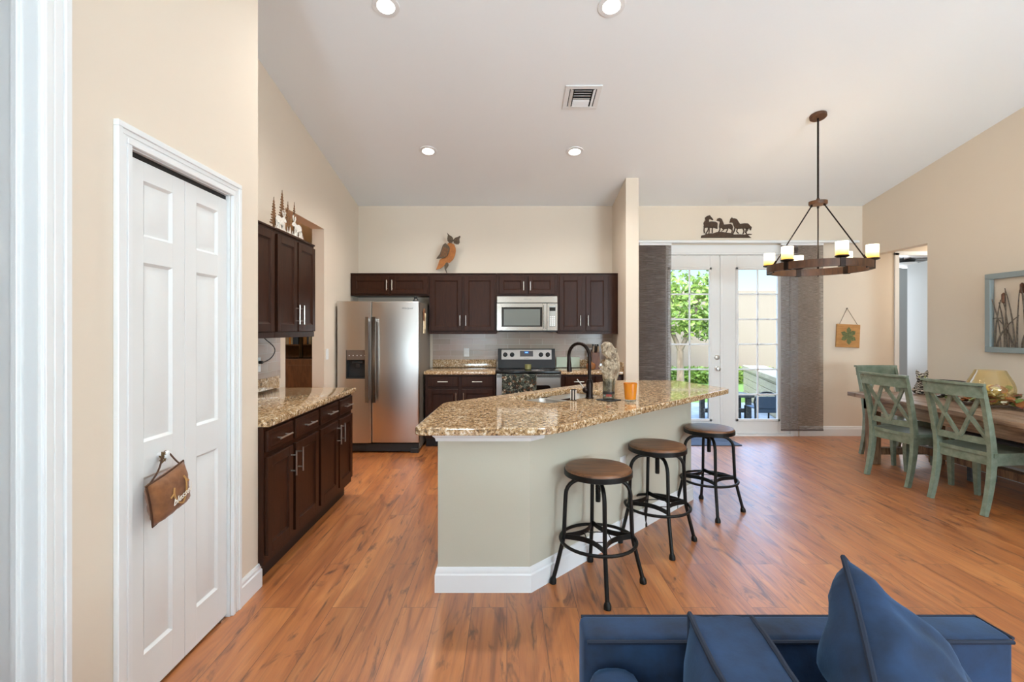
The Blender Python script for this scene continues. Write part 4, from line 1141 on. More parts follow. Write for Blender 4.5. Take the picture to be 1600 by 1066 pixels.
line([(970, 450), (950, 540), (900, 640)], 30); line([(1030, 480), (1000, 560), (1050, 610)], 24); line([(1150, 480), (1180, 550), (1150, 630)], 26); line([(1250, 470), (1215, 560), (1245, 630)], 28); line([(1280, 470), (1260, 540), (1200, 590)], 22)
H.append([(150, 715), (170, 655), (270, 640), (330, 605), (430, 610), (520, 580), (620, 570), (760, 590), (860, 600), (940, 635), (1080, 630), (1180, 640), (1290, 615), (1370, 625), (1355, 640), (1270, 650), (1350, 715)])
hb = PX(1134, 372, hY)
q = MB(tuple(hb))
for i, p_ in enumerate(H): q.prism(hp_(p_), 0, .006 + .0006 * (i % 4), Mf(hY))
tag(q.build('horse_plaque', M_HORSE, None, 0), 'dark bronze metal cutout of three running horses above the french doors', 'wall art')

# pine tree and moose cutouts on the left wall cabinets
tb = Vector((-1.68, 3.62, 2.1395)); t = thing('pine_tree_ornament', 'metal ornament of four brown pines with two white moose on the left cabinet', 'ornament', tb)
Mt = frame_of((0, 1, 0), (0, 0, 1), (1, 0, 0), (tb.x, 0, 0))
def ty(x): return F * tb.x / (x - 792)
def tz(x, y): return CZ - (y - 516) * ty(x) / F
def pine(xc, ytop, ybot, half, tiers):
    yc = ty(xc); z1 = tz(xc, ytop); z0 = max(tz(xc, ybot), tb.z + .004); L_ = []; R__ = []
    for i in range(tiers):
        f0 = i / tiers; f1 = (i + 1) / tiers
        zt = z1 - (z1 - z0) * f0; zb_ = z1 - (z1 - z0) * f1
        hw = half * (.12 + .88 * f1) * (1 + .12 * ((i * 7) % 3 - 1)); hi = hw * .42
        L_ += [(yc - hi * .5, zt - .002), (yc - hw, zb_ + .008), (yc - hw * .8, zb_)]; R__ += [(yc + hi * .5, zt - .002), (yc + hw * .95, zb_ + .004), (yc + hw * .7, zb_)]
    return [(yc, z1 + .02)] + R__ + [(yc + .012, z0), (yc + .012, tb.z), (yc - .012, tb.z), (yc - .012, z0)] + L_[::-1]
for (xc, yt, yb, hw, n_) in ((427.5, 312, 351, .058, 9), (440.5, 301, 344, .060, 10), (449.5, 319, 350, .045, 8), (459.5, 320, 349, .036, 8)):
    flat('pine_tree', [pine(xc, yt, yb, hw, n_)], .004, M_PINE, t, tb, Mt)
MZ = lambda dx: frame_of((0, 1, 0), (0, 0, 1), (1, 0, 0), (tb.x + dx, 0, 0))
def moose(y0, z0, s_, flip=1):
    P_ = lambda l_: [(y0 + flip * a * s_, z0 + b * s_) for a, b in l_]
    return [P_([(0, .45), (.08, .62), (.3, .66), (.55, .60), (.75, .70), (.95, .62), (1.02, .50), (.90, .46), (.80, .50), (.72, .40), (.66, .28), (.30, .30), (.1, .30)]),
            P_([(.02, .4), (.12, .4), (.10, .0), (.04, .0)]), P_([(.20, .36), (.28, .36), (.24, .0), (.18, .0)]), P_([(.56, .36), (.64, .36), (.62, .0), (.56, .0)]), P_([(.66, .38), (.74, .38), (.80, .02), (.74, .0)]),
            P_([(.76, .66), (.70, .80), (.58, .92), (.66, .76)]), P_([(.80, .66), (.84, .84), (.98, .96), (.92, .80)]), P_([(.72, .76), (.62, .98), (.74, .86)]), P_([(.86, .78), (.84, 1.0), (.92, .86)])]
flat('moose', moose(3.46, tb.z, .165), .004, M_MOOSE, t, tb, MZ(.012)); flat('moose', moose(3.89, tb.z, .17, -1), .004, M_MOOSE, t, tb, MZ(.014))
MB(tb).box(tb.x - .03, tb.x + .035, 3.44, 3.92, tb.z, tb.z + .004, .001).build('stand', M_PINE, t)
q = MB(tb)
for i in range(16):
    y = 3.47 + i * .028; q.prism([(y, tb.z + .003), (y + .03, tb.z + .003), (y + .022 * (i % 3 - .5), tb.z + .03 + .012 * (i % 4))], 0, .003, MZ(.018))
q.build('grass_tufts', M_MOOSE, t, 0)

# hanging wood sign with leaf
sY = YB - .003; sc0 = PX(1324, 525, sY)
t = thing('wood_sign', 'small square wood plaque with a green leaf star, hung by a string', 'wall art', sc0)
Ms = Matrix.Translation(sc0) @ Matrix.Rotation(math.radians(2.5), 4, 'Y') @ frame_of((1, 0, 0), (0, 0, 1), (0, -1, 0))
u = sY / F
MB(sc0).box(-18.5 * u, 18.0 * u, -18 * u, 18 * u, .001, .022, .003, M=Ms).build('board', wood('pine_board', '#a9743f', '#c9975c', (8, 8, 40)), t)
M_LEAF = rust('painted_leaf', '#3f4a26', '#7d8353', 40, .6, 0)
for k in range(6):
    a = PI / 2 + k * PI / 3 + .1 * (k % 2); L_ = (13 if k % 3 else 14) * u; w_ = 3.6 * u
    ca, sa = math.cos(a), math.sin(a)
    pl = [(0, 0), (L_ * .35, w_ * .8), (L_ * .7, w_), (L_, 0), (L_ * .7, -w_), (L_ * .35, -w_ * .8)]
    MB(sc0).prism([(x * ca - y * sa, x * sa + y * ca) for x, y in pl], .0225, .024 + .0003 * k, Ms).build('leaf', M_LEAF, t, 0)
q = MB(sc0); nail = Ms @ Vector((-3 * u, 43 * u, .008))
for x in (-14 * u, 14 * u): q.tube([Ms @ Vector((x, 18 * u, .012)), nail], .0025, 6)
q.build('string', mat('brown_string', '#5a4632', .9), t)
MB(sc0).cyl(nail + Vector((0, .008, 0)), nail + Vector((0, -.008, 0)), .005, 8).build('nail', M_BLKM, t)

# cattail art on right wall
aX = XR - .004; a0 = Vector((aX, 4.28, 1.575)); t = thing('cattail_wall_art', 'gray framed metal cattail artwork on the right wall above the table', 'wall art', a0)
ay0, ay1, az0, az1 = 3.78, 4.715, 1.195, 1.955
M_FRG = mat('gray_frame_paint', '#8f9a9b', .5)
q = MB(a0); fw = .052
for (b0, b1, c0_, c1_) in ((ay0, ay1, az0, az0 + fw), (ay0, ay1, az1 - fw, az1), (ay0, ay0 + fw, az0 + fw, az1 - fw), (ay1 - fw, ay1, az0 + fw, az1 - fw)): q.box(aX - .045, aX, b0, b1, c0_, c1_, .003)
q.build('frame', M_FRG, t)
rnd = random.Random(3)
M_REED = rust('reed_metal', '#40362f', '#8f8174', 50, .4, .6); M_CAT = rust('cattail_brown', '#4a2c1c', '#7a5038', 40, .6, .2)
for i in range(30):
    yb_ = ay1 - fw - .03 - (ay1 - ay0 - 2 * fw - .06) * (i + .3 * rnd.random()) / 30
    hgt = rnd.uniform(.28, .60); lean = rnd.uniform(-.20, .20); xd_ = aX - rnd.uniform(.012, .036)
    pts = [Vector((xd_, yb_ + lean * (s_ ** 2), az0 + fw - .002 + hgt * s_)) for s_ in [k / 8 for k in range(9)]]
    is_cat = i in (2, 5, 10, 14, 19, 23)
    if is_cat:
        pts = [Vector((xd_, yb_ + lean * .5 * (s_ ** 2), az0 + fw - .002 + (.50 if i != 5 else .42) * s_)) for s_ in [k / 8 for k in range(9)]]
        o = MB(a0).tube(pts, .004, 8).build('reed', M_REED, t)
        e = pts[-1]; MB(a0).tube([e, e + Vector((0, 0, .01)), e + Vector((0, 0, .085)), e + Vector((0, 0, .10))], [.006, .016, .016, .004], 12).build('cattail_head', M_CAT, o)
    else:
        q = MB(a0); q.sweep(pts, [.018 * (1 - k / 9) + .003 for k in range(9)], .004, (1, 0, 0)); q.build('reed', M_REED, t)
MB(a0).cyl((aX - .015, ay1 - fw - .002, az0 + .33), (aX - .015, ay1 - .15, az0 + .33), .004, 8).build('cross_wire', M_REED, t)

# ------------------------------------------------------------------ ceiling lights and vent
def downlight(x, y, label, e=20):
    z = zceil(y); o_ = Vector((x, y, z)); t = thing('recessed_light', label, 'ceiling light', o_)
    tilt = Matrix.Translation(o_) @ Matrix.Rotation(-math.atan(SL), 4, 'X')
    MB(o_).lathe([(.060, -.001), (.062, -.009), (.092, -.007), (.095, -.0005)], M=tilt, n=32).build('trim_ring', M_TRIM, t)
    MB(o_).lathe([(0, -.006), (.080, -.0055), (.0805, -.002)], M=tilt, n=32).build('lens', M_LED, t)
    l_ = lamp('SPOT', 'downlight_beam', tuple(o_ + Vector((0, -.02 * SL, -.03))), e * 4, (1, .95, .89), (0, 0, 0), spot_size=math.radians(140), spot_blend=.8, shadow_soft_size=.07)
    return t
downlight(-.842, 3.34, 'round white recessed ceiling light at the near left of the kitchen')
downlight(.728, 3.34, 'round white recessed ceiling light at the near right, above the island corner')
downlight(-.838, 5.11, 'round white recessed ceiling light at the back left, in front of the owl')
downlight(.724, 5.12, 'round white recessed ceiling light at the back right, below the vent')
vy, vx = 4.275, .665; vo = Vector((vx, vy, zceil(vy))); t = thing('ceiling_vent', 'square white air vent with slats in the ceiling', 'vent', vo)
Mv = Matrix.Translation(vo) @ Matrix.Rotation(-math.atan(SL), 4, 'X')
q = MB(vo)
for a in ((-.158, .158, -.158, -.118), (-.158, .158, .118, .158), (-.158, -.118, -.118, .118), (.118, .158, -.118, .118)): q.box(*a, -.010, -.0005, .002, M=Mv)
q.build('frame', M_TRIM, t)
MB(vo).box(-.12, .12, -.12, .12, -.0035, -.0008, M=Mv).build('dark_throat', M_BLKM, t)
for k in range(7):
    y = -.095 + k * .032; tl = .5 if k < 4 else -.5
    MB(vo).box(-.075, .075, -.012, .012, -.001, .001, M=Mv @ Matrix.Translation((0, y, -.010)) @ Matrix.Rotation(tl, 4, 'X')).build('slat', M_TRIM, t)
for x, a in ((-.098, .6), (.098, -.6)): MB(vo).box(-.014, .014, -.115, .115, -.001, .001, M=Mv @ Matrix.Translation((x, 0, -.011)) @ Matrix.Rotation(a, 4, 'Y')).build('slat', M_TRIM, t)

# ------------------------------------------------------------------ chandelier
Cc = Vector((2.93, 4.52, 0)); ZR = 1.962
ch = thing('chandelier', 'dark wooden wagon wheel chandelier with six lit candle shades', 'chandelier', (Cc.x, Cc.y, ZR)); co = Vector((Cc.x, Cc.y, ZR))
zc_ = zceil(Cc.y); tilt = Matrix.Translation((Cc.x, Cc.y, zc_)) @ Matrix.Rotation(-math.atan(SL), 4, 'X')
MB(co).lathe([(0, -.032), (.066, -.030), (.072, -.024), (.072, -.001), (0, -.0008)], M=tilt, n=28).build('canopy', M_RINGW, ch)
MB(co).cyl((Cc.x, Cc.y, 2.62), (Cc.x, Cc.y, zc_ - .02), .0085, 12).build('stem', M_BRONZE, ch)
hubo = MB(co).lathe([(.02, 2.585), (.074, 2.590), (.078, 2.60), (.078, 2.622), (.02, 2.628), (.012, 2.65)], (Cc.x, Cc.y, 0), 28).build('hub', M_RINGW, ch)
dv = Vector((.544, .839, 0)); rv = Vector((.839, -.544, 0))
def polar(a, r_, z): return Vector((Cc.x, Cc.y, z)) + rv * math.cos(math.radians(a)) * r_ + dv * math.sin(math.radians(a)) * r_
MB(co).lathe([(.425, ZR), (.425, ZR + .068), (.392, ZR + .068), (.392, ZR), (.425, ZR)], (Cc.x, Cc.y, 0), 64).build('wood_ring', M_RINGW, ch)
for a in (90, -30, 210):
    q = MB(co); q.tube([polar(a, .055, 2.585), polar(a, .39, ZR + .085)], .006, 10); q.tube([polar(a, .055, 2.60), polar(a, .062, 2.57)], .010, 10); q.tube([polar(a, .384, ZR + .10), polar(a, .408, ZR + .06)], .010, 10); q.tube([polar(a, .408, ZR - .012), polar(a, .408, ZR + .07)], .006, 8)
    q.build('support_rod', M_BRONZE, ch)
for a in (-5, 55, 115, 175, 235, 295):
    c0 = polar(a, .408, ZR + .068)
    ra = (rv * math.cos(math.radians(a)) + dv * math.sin(math.radians(a))); ta = Vector((-ra.y, ra.x, 0))
    Ma = frame_of(tuple(ra), tuple(ta), (0, 0, 1), tuple(polar(a, .408, ZR)))
    q = MB(co); q.lathe([(.012, 0), (.04, .004), (.056, .012), (.056, .020), (.05, .022), (0, .022)], c0, 20)
    q.box(-.022, .022, -.022, .022, -.006, .074, .002, M=Ma)
    cu_ = q.build('candle_cup', M_BRONZE, ch)
    MB(co).lathe([(.046, .0225), (.049, .026), (.049, .140), (.045, .140), (.045, .03), (0, .026)], c0, 24).build('glass_shade', M_SHADE, cu_)
    lamp('POINT', 'candle_light', tuple(c0 + Vector((0, 0, .165))), 2.6, (1, .84, .62), shadow_soft_size=.04)

# ------------------------------------------------------------------ panel track, curtain panels
tk = Vector((3.2, YB - .085, 2.545)); 
q = MB(tk); q.box(1.60, 4.62, YB - .118, YB - .052, 2.555, 2.585, .004); q.box(1.60, 4.62, YB - .09, YB - .019, 2.583, 2.592, .001)
for x in (1.66, 2.9, 4.5): q.box(x - .02, x + .02, YB - .09, YB - .0005, 2.586, 2.596, .002)
tr = q.build('panel_track', M_TRIM, None); tag(tr, 'white ceiling-style panel track above the french doors', 'curtain track')
q = MB(tuple(tk)); q.tube([(2.92, YB - .1, 2.56), (2.92, YB - .1, 2.50)], .006, 8)
pw = q.build('pull_wand', M_TRIM, None); pw.parent = tr
def curtain(x0, x1, y, z0, z1, label):
    o_ = Vector(((x0 + x1) / 2, y, z0)); t = thing('curtain_panel', label, 'curtain', o_, group='woven sliding panels')
    q = MB(o_); n_ = 20
    A = [[q._v((x0 + (x1 - x0) * i / n_, y + .003 * math.sin(i * .7), z)) for i in range(n_ + 1)] for z in (z0 + .012, z1)]
    for i in range(n_): q.bm.faces.new((A[0][i], A[0][i + 1], A[1][i + 1], A[1][i]))
    q.build('fabric', M_CURT, t, 180)
    MB(o_).box(x0, x1, y - .006, y + .006, z0, z0 + .02, .003).build('bottom_bar', mat('panel_bar', '#5b5252', .6), t)
    MB(o_).box(x0, x1, y - .008, y + .008, z1 - .02, z1 + .008, .002).build('headrail', M_TRIM, t)
    return t
curtain(1.745, 2.165, YB - .085, .10, 2.547, 'dark gray woven sliding panel at the left of the french doors, beside the stub wall')
curtain(1.62, 2.10, YB - .064, .10, 2.547, 'second dark gray woven panel stacked behind the left sliding panel')
curtain(3.605, 4.165, YB - .085, .085, 2.547, 'dark gray woven sliding panel at the right of the french doors, behind the chandelier')

# door mat
M_MAT = wood('blue_mat_weave', '#33435a', '#6f7f96', (3, 60, 3), .9)
dm = Vector((2.42, 6.05, .001)); t = tag(MB(dm).box(1.98, 2.865, 5.84, 6.30, .001, .013, .004).build('door_mat', M_MAT, None), 'blue gray ribbed mat on the floor before the french doors', 'door mat')

# ------------------------------------------------------------------ bar stools
def make_stool():
    t = thing('bar_stool', '', 'stool', (0, 0, 0))
    MB().lathe([(0, .612), (.180, .612), (.183, .618), (.183, .640), (.178, .648), (.165, .651), (.10, .648), (0, .646)], n=40).build('seat', M_SEATW, t)
    MB().lathe([(.184, .606), (.188, .608), (.188, .634), (.184, .636), (.184, .606)], n=40).build('rim_band', M_IRON, t)
    MB().lathe([(0, .560), (.036, .562), (.040, .572), (.040, .600), (.10, .603), (.10, .611), (0, .6115)], n=20).build('swivel_plate', M_IRON, t)
    q = MB().cyl((0, 0, .455), (0, 0, .60), .014, 12)
    for k in range(11): q.lathe([(.0135, 0), (.016, .003), (.0135, .006)], (0, 0, .462 + k * .009), 12)
    q.build('screw', M_IRON, t)
    for k in range(4):
        a = k * PI / 2
        P_ = lambda r_, z: Vector((r_ * math.cos(a), r_ * math.sin(a), z))
        pts = [P_(.030, .578), P_(.07, .578)]
        for i in range(7):
            b_ = PI / 2 * i / 6; pts.append(P_(.095 + .085 * math.sin(b_), .578 - .085 * (1 - math.cos(b_))))
        pts += [P_(.184, .42), P_(.190, .27), P_(.197, .23), P_(.224, .12), P_(.250, .020)]
        lg = MB().tube(pts, .0115, 10).build('leg', M_IRON, t)
        MB().tube([P_(.2465, .034), P_(.249, .022), P_(.251, .014), P_(.252, 0)], [.0125, .018, .0195, .0195], 12).build('foot', M_IRON, lg)
    ring = [(.208 * math.cos(2 * PI * i / 40), .208 * math.sin(2 * PI * i / 40), .245) for i in range(40)]
    MB().tube(ring, .0095, 8, closed=True).build('foot_ring', M_IRON, t)
    for k in range(4):
        a0_ = k * PI / 2; pts = []
        for i in range(11):
            f_ = i / 10; an = a0_ + PI / 2 * f_
            # concave arc bulging toward the centre
            pa = Vector((.20 * math.cos(a0_), .20 * math.sin(a0_), .262)); pb = Vector((.20 * math.cos(a0_ + PI / 2), .20 * math.sin(a0_ + PI / 2), .262))
            c_ = Vector((math.cos(a0_ + PI / 4), math.sin(a0_ + PI / 4), 0))
            pts.append(pa.lerp(pb, f_) - c_ * .052 * math.sin(PI * f_))
        MB().sweep(pts, .005, .028).build('arched_brace', M_IRON, t)
    q = MB()
    for k in range(4):
        a0_ = k * PI / 2 + PI / 4; a1_ = a0_ + PI / 2
        q.tube([(.095 * math.cos(a0_), .095 * math.sin(a0_), .256), (.095 * math.cos(a1_), .095 * math.sin(a1_), .256)], .003, 6)
    q.build('cross_wire', M_IRON, t)
    return t
st = make_stool(); st.location = (.508, 2.675, 0); st['label'] = 'nearest round wood-seat bar stool, closest to the sofa at the island corner'; st['group'] = 'bar stools at the island'
dup(st, (1.003, 3.20, 0), math.radians(3), 'middle round wood-seat bar stool of the three at the island', 'bar stools at the island')
dup(st, (1.585, 3.765, 0), math.radians(-9), 'farthest round wood-seat bar stool, closest to the french doors', 'bar stools at the island')

# ------------------------------------------------------------------ dining set
tX0, tX1, tY0, tY1, tZ = 3.735, 4.69, 2.75, 5.27, .735
to = Vector(((tX0 + tX1) / 2, (tY0 + tY1) / 2, 0)); tbl = thing('dining_table', 'long reclaimed wood dining table along the right wall', 'table', to)
q = MB(to); nb = 6
for k in range(nb):
    a = tX0 + (tX1 - tX0) * k / nb; b_ = tX0 + (tX1 - tX0) * (k + 1) / nb; q.box(a + .001, b_ - .001, tY0 + .12, tY1 - .12, tZ - .042, tZ, .004)
q.box(tX0, tX1, tY0, tY0 + .118, tZ - .042, tZ, .004); q.box(tX0, tX1, tY1 - .118, tY1, tZ - .042, tZ, .004)
q.build('tabletop', M_TABLE, tbl, 20)
q = MB(to); ax = .09
for a in ((tX0 + ax, tX0 + ax + .03, tY0 + .12, tY1 - .12), (tX1 - ax - .03, tX1 - ax, tY0 + .12, tY1 - .12), (tX0 + ax, tX1 - ax, tY0 + .12, tY0 + .15), (tX0 + ax, tX1 - ax, tY1 - .15, tY1 - .12)): q.box(*a, tZ - .165, tZ - .043, .003)
q.build('apron', M_TABLE, tbl, 20)
M_TLEG = wood('table_leg_wood', '#4a2f1e', '#9a7858', (40, 40, 5), .5)
for x in (tX0 + .09, tX1 - .19):
    for y in (tY0 + .14, tY1 - .24): MB(to).box(x, x + .10, y, y + .10, 0, tZ - .043, .006).build('leg', M_TLEG, tbl, 20)
q = MB(to); q.box(tX0 + .19, tX1 - .19, tY1 - .225, tY1 - .155, .10, .17, .004); q.box(tX0 + .19, tX1 - .19, tY0 + .155, tY0 + .225, .10, .17, .004); q.box((tX0 + tX1) / 2 - .04, (tX0 + tX1) / 2 + .04, tY0 + .2, tY1 - .2, .17, .24, .004)
q.build('stretcher', M_TLEG, tbl, 20)

def make_chair():
    t = thing('dining_chair', '', 'chair')
    # seat faces +Y; local origin on the floor under the seat centre
    def saddle():
        q = MB(); n_ = 10; hw, hd = .232, .215
        def zt(u_, v_): return .470 - .012 * (1 - u_ * u_) * (1 - v_ * v_) + .004 * abs(u_)
        g = [[q._v((u_ * hw * (1 + .03 * v_), v_ * hd, zt(u_, v_))) for u_ in [i / n_ * 2 - 1 for i in range(n_ + 1)]] for v_ in [j / n_ * 2 - 1 for j in range(n_ + 1)]]
        h_ = [[q._v((u_ * hw * (1 + .03 * v_), v_ * hd, .442)) for u_ in [i / n_ * 2 - 1 for i in range(n_ + 1)]] for v_ in [j / n_ * 2 - 1 for j in range(n_ + 1)]]
        for j in range(n_):
            for i in range(n_):
                q.bm.faces.new((g[j][i], g[j][i + 1], g[j + 1][i + 1], g[j + 1][i])); q.bm.faces.new((h_[j][i], h_[j + 1][i], h_[j + 1][i + 1], h_[j][i + 1]))
        for i in range(n_):
            for A, B in ((g[0], h_[0]), (g[n_], h_[n_])): q.bm.faces.new((A[i], A[i + 1], B[i + 1], B[i]))
            q.bm.faces.new((g[i][0], g[i + 1][0], h_[i + 1][0], h_[i][0])); q.bm.faces.new((g[i][n_], g[i + 1][n_], h_[i + 1][n_], h_[i][n_]))
        return q
    saddle().build('seat', M_SAGE, t, 40)
    q = MB(); q.box(-.20, .20, -.205, -.185, .372, .441, .002); q.box(-.20, .20, .165, .185, .372, .441, .002); q.box(-.205, -.185, -.19, .17, .372, .441, .002); q.box(.185, .205, -.19, .17, .372, .441, .002)
    q.build('seat_frame', M_SAGE, t)
    def yb(z):          # back post curve
        if z < .45: return -.205 - .075 * ((.45 - z) / .45) ** 1.8
        return -.205 - .115 * ((z - .45) / .55) ** 1.35
    for s_ in (-1, 1):
        pts = [Vector((s_ * (.200 + .02 * max(0, z - .45)), yb(z), z)) for z in [0, .08, .16, .24, .32, .40, .46, .54, .62, .70, .78, .86, .93, .985]]
        MB().sweep(pts, .032, [.040, .042, .046, .050, .053, .056, .056, .053, .050, .046, .043, .040, .038, .034], (0, 1, 0)).build('back_leg', M_SAGE, t, 40)
        pts = [Vector((s_ * .205, .178 + .012 * (1 - z / .44) ** 2, z)) for z in (0, .12, .24, .36, .44)]
        MB().sweep(pts, [.030, .034, .038, .042, .044], [.030, .034, .038, .042, .044], (0, 1, 0)).build('front_leg', M_SAGE, t, 40)
    def railpts(z, w_, bow): return [Vector((w_ * (i / 8 * 2 - 1), yb(z) - bow * (1 - (i / 8 * 2 - 1) ** 2), z)) for i in range(9)]
    q = MB(); q.sweep(railpts(.945, .225, .035), .024, .10); q.sweep([v_ + Vector((0, 0, 0)) for v_ in railpts(.997, .236, .035)], .034, .018)
    q.build('top_rail', M_SAGE, t, 40)
    MB().sweep(railpts(.555, .19, .012), .022, .05).build('lower_rail', M_SAGE, t, 40)
    def onback(x, z): return Vector((x, yb(z) - .022 * (1 - (x / .2) ** 2), z))
    for x0, x1 in ((-.185, -.005), (.005, .185)):
        q = MB()
        for a, b_ in ((x0, x1), (x1, x0)): q.sweep([onback(a, .57), onback((a + b_) / 2, .74), onback(b_, .905)], .026, .018, (0, 1, 0))
        q.build('cross_slat', M_SAGE, t, 40)
    return t
chr_ = make_chair()
def face(x, y, deg):   # rotate so +Y points at angle deg
    return (x, y, 0), math.radians(deg - 90)
GC = 'sage green dining chairs'
loc, rz = face(3.825, 4.54, 10); chr_.location = loc; chr_.rotation_euler = (0, 0, rz); chr_['label'] = 'sage green cross-back chair on the long side, nearer the french doors'; chr_['group'] = GC
loc, rz = face(3.865, 3.875, 8); dup(chr_, loc, rz, 'sage green cross-back chair nearest the camera, on the long side of the table', GC)
loc, rz = face(4.235, 5.19, -90); dup(chr_, loc, rz, 'sage green cross-back chair at the far head of the table', GC)
# bench on the wall side
bo = Vector((4.42, 3.9, 0)); bn = thing('dining_bench', 'low dark bench under the wall side of the dining table', 'bench', bo)
M_BEN = wood('bench_wood', '#2d3138', '#596068', (4, 4, 40), .5)
MB(bo).box(4.28, 4.58, 3.2, 4.60, .41, .45, .006).build('seat', M_BEN, bn)
for y in (3.3, 4.45):
    for x in (4.31, 4.50): MB(bo).box(x, x + .05, y, y + .05, 0, .409, .004).build('leg', M_BEN, bn)

# centrepiece: amber vase, leaf garland, bowl, cat
vz = Vector((4.31, 4.28, tZ)); t = thing('glass_vase', 'large amber glass vase holding yellow leaves on the dining table', 'vase', vz)
prof = [(.075, .012), (.10, .022), (.128, .048), (.150, .085), (.164, .12), (.167, .15), (.162, .185), (.150, .22), (.133, .255), (.115, .29), (.103, .318)]
MB(vz).lathe([(0, .012)] + prof + [(.100, .318), (.112, .289), (.130, .254), (.147, .219), (.159, .184), (.164, .15), (.161, .12), (.147, .086), (.125, .050), (.098, .026), (.074, .018), (0, .018)], vz, 32).build('glass', M_AMBER, t, 60)
def leafm(name, col): return rust(name, col[0], col[1], 25, .55, 0)
LM = [leafm('leaf_rust', ('#8a4a22', '#b5733f')), leafm('leaf_gold', ('#d3a536', '#f0dc82')), leafm('leaf_green', ('#4d6a2b', '#90a35a')), leafm('leaf_plum', ('#6d2f26', '#a05a48')), leafm('leaf_cream', ('#d9d2ae', '#f0ead0'))]
def leaf_into(q, c, s_, rot):
    R = Euler(rot).to_matrix().to_4x4(); Ml = Matrix.Translation(c) @ R
    P_ = [(0, -.5), (.28, -.25), (.36, .05), (.22, .32), (0, .55), (-.22, .32), (-.36, .05), (-.28, -.25)]
    vs = [q._v((x * s_, y * s_, .18 * s_ * abs(x) + .10 * s_ * y * y), Ml) for x, y in P_]; c_ = q._v((0, 0, 0), Ml)
    for k in range(8): q.bm.faces.new((vs[k], vs[(k + 1) % 8], c_))
rnd = random.Random(11)
gl_ = []
for i in range(170):
    a = rnd.random() * 2 * PI; z = .035 + .135 * rnd.random(); r_ = (.075 + .45 * z) * math.sqrt(rnd.random()) * .8
    q = MB(vz); leaf_into(q, vz + Vector((r_ * math.cos(a), r_ * math.sin(a), z)), rnd.uniform(.055, .085), (rnd.uniform(-.9, .9), rnd.uniform(-.9, .9), a)); q.build('leaf', LM[rnd.choice([1, 1, 1, 0, 4, 2])], t, 180)
gv = Vector((4.31, 4.28, tZ)); t = thing('leaf_garland', 'ring of rust, green and cream autumn leaves around the vase base', 'garland', gv)
q = MB(gv); q.tube([vz + Vector((.205 * math.cos(2 * PI * k / 24), .205 * math.sin(2 * PI * k / 24), .02 + .006 * math.sin(k * 2))) for k in range(24)], .012, 6, closed=True); q.build('twig_ring', mat('twig', '#4a3524', .8), t)
for i in range(90):
    a = rnd.random() * 2 * PI; r_ = .205 + rnd.uniform(-.05, .07)
    q = MB(gv); z = .034 + .075 * rnd.random() * (1 if r_ < .24 else .6)
    leaf_into(q, vz + Vector((r_ * math.cos(a), r_ * math.sin(a), z)), rnd.uniform(.055, .10), (rnd.uniform(-.6, .5), rnd.uniform(-.5, .5), rnd.random() * 6)); q.build('leaf', LM[rnd.choice([0, 0, 3, 2, 2, 4, 0])], t, 180)
fw_ = Vector((4.26, 4.60, tZ)); t = thing('white_flower_sprig', 'small sprig of white flowers lying on the table left of the vase', 'flowers', fw_)
for i in range(14):
    q = MB(fw_); c = fw_ + Vector((rnd.uniform(-.05, .05), rnd.uniform(-.09, .09), rnd.uniform(.012, .05)))
    for k in range(5):
        an = k * 2 * PI / 5; q.ball(c + Vector((.009 * math.cos(an), .009 * math.sin(an), 0)), .0075, 8, sc=(1, 1, .5))
    q.build('flower', LM[4], t, 180)
q = MB(fw_)
for i in range(12): leaf_into(q, fw_ + Vector((rnd.uniform(-.05, .05), rnd.uniform(-.09, .09), rnd.uniform(.012, .03))), .04, (rnd.uniform(-.4, .4), rnd.uniform(-.4, .4), rnd.random() * 6))
q.build('greenery', LM[2], t, 180)
bw = Vector((4.40, 4.80, tZ)); t = tag(MB(bw).lathe([(.06, 0), (.075, .006), (.075, .014), (.045, .03), (.045, .05), (.11, .10), (.145, .155), (.150, .168), (.143, .168), (.105, .11), (.04, .065), (0, .06)], bw, 32).build('pedestal_bowl', mat('dark_bowl', '#1e1613', .35), None), 'dark pedestal bowl on the table behind the nearest chair', 'bowl')

# tabby cat figure
cz = Vector((4.375, 5.06, tZ + .001)); t = thing('tabby_cat', 'small gray tabby cat sitting on the far end of the table', 'cat', cz)
m, n, l, b = newmat('tabby_fur'); v = coords(n, l)
wv = n.new('ShaderNodeTexWave'); wv.inputs['Scale'].default_value = 16; wv.inputs['Distortion'].default_value = 14; wv.inputs['Detail'].default_value = 3; wv.bands_direction = 'Z'; l.new(v, wv.inputs['Vector'])
r = ramp(n, [(.25, '#2e2722'), (.55, '#8d8073'), (.85, '#cbbfb0')]); l.new(wv.outputs[0], r.inputs[0]); l.new(r.outputs[0], b.inputs['Base Color']); b.inputs['Roughness'].default_value = .85
q = MB(cz)
fd = Vector((-.62, -.78, 0)); sdv = Vector((.78, -.62, 0))
def cp_(f, s_, z): return cz + fd * f + sdv * s_ + Vector((0, 0, z))
q.tube([cp_(-.02, 0, .005), cp_(-.022, 0, .03), cp_(-.015, 0, .065), cp_(0, 0, .10), cp_(.008, 0, .125)], [.05, .058, .052, .040, .032], 14)
q.ball(cp_(.018, 0, .150), .043, 14, sc=(1, 1, .92)); q.ball(cp_(.052, 0, .138), .021, 10)
for s_ in (-1, 1):
    q.tube([cp_(.015, s_ * .022, .105), cp_(.035, s_ * .022, .06), cp_(.045, s_ * .022, .012), cp_(.058, s_ * .022, .008)], [.016, .013, .012, .011], 8)
    q.ball(cp_(-.01, s_ * .042, .03), .028, 10)
    q.tube([cp_(.012, s_ * .026, .178), cp_(.008, s_ * .033, .198), cp_(.006, s_ * .037, .216)], [.019, .012, .003], 8)
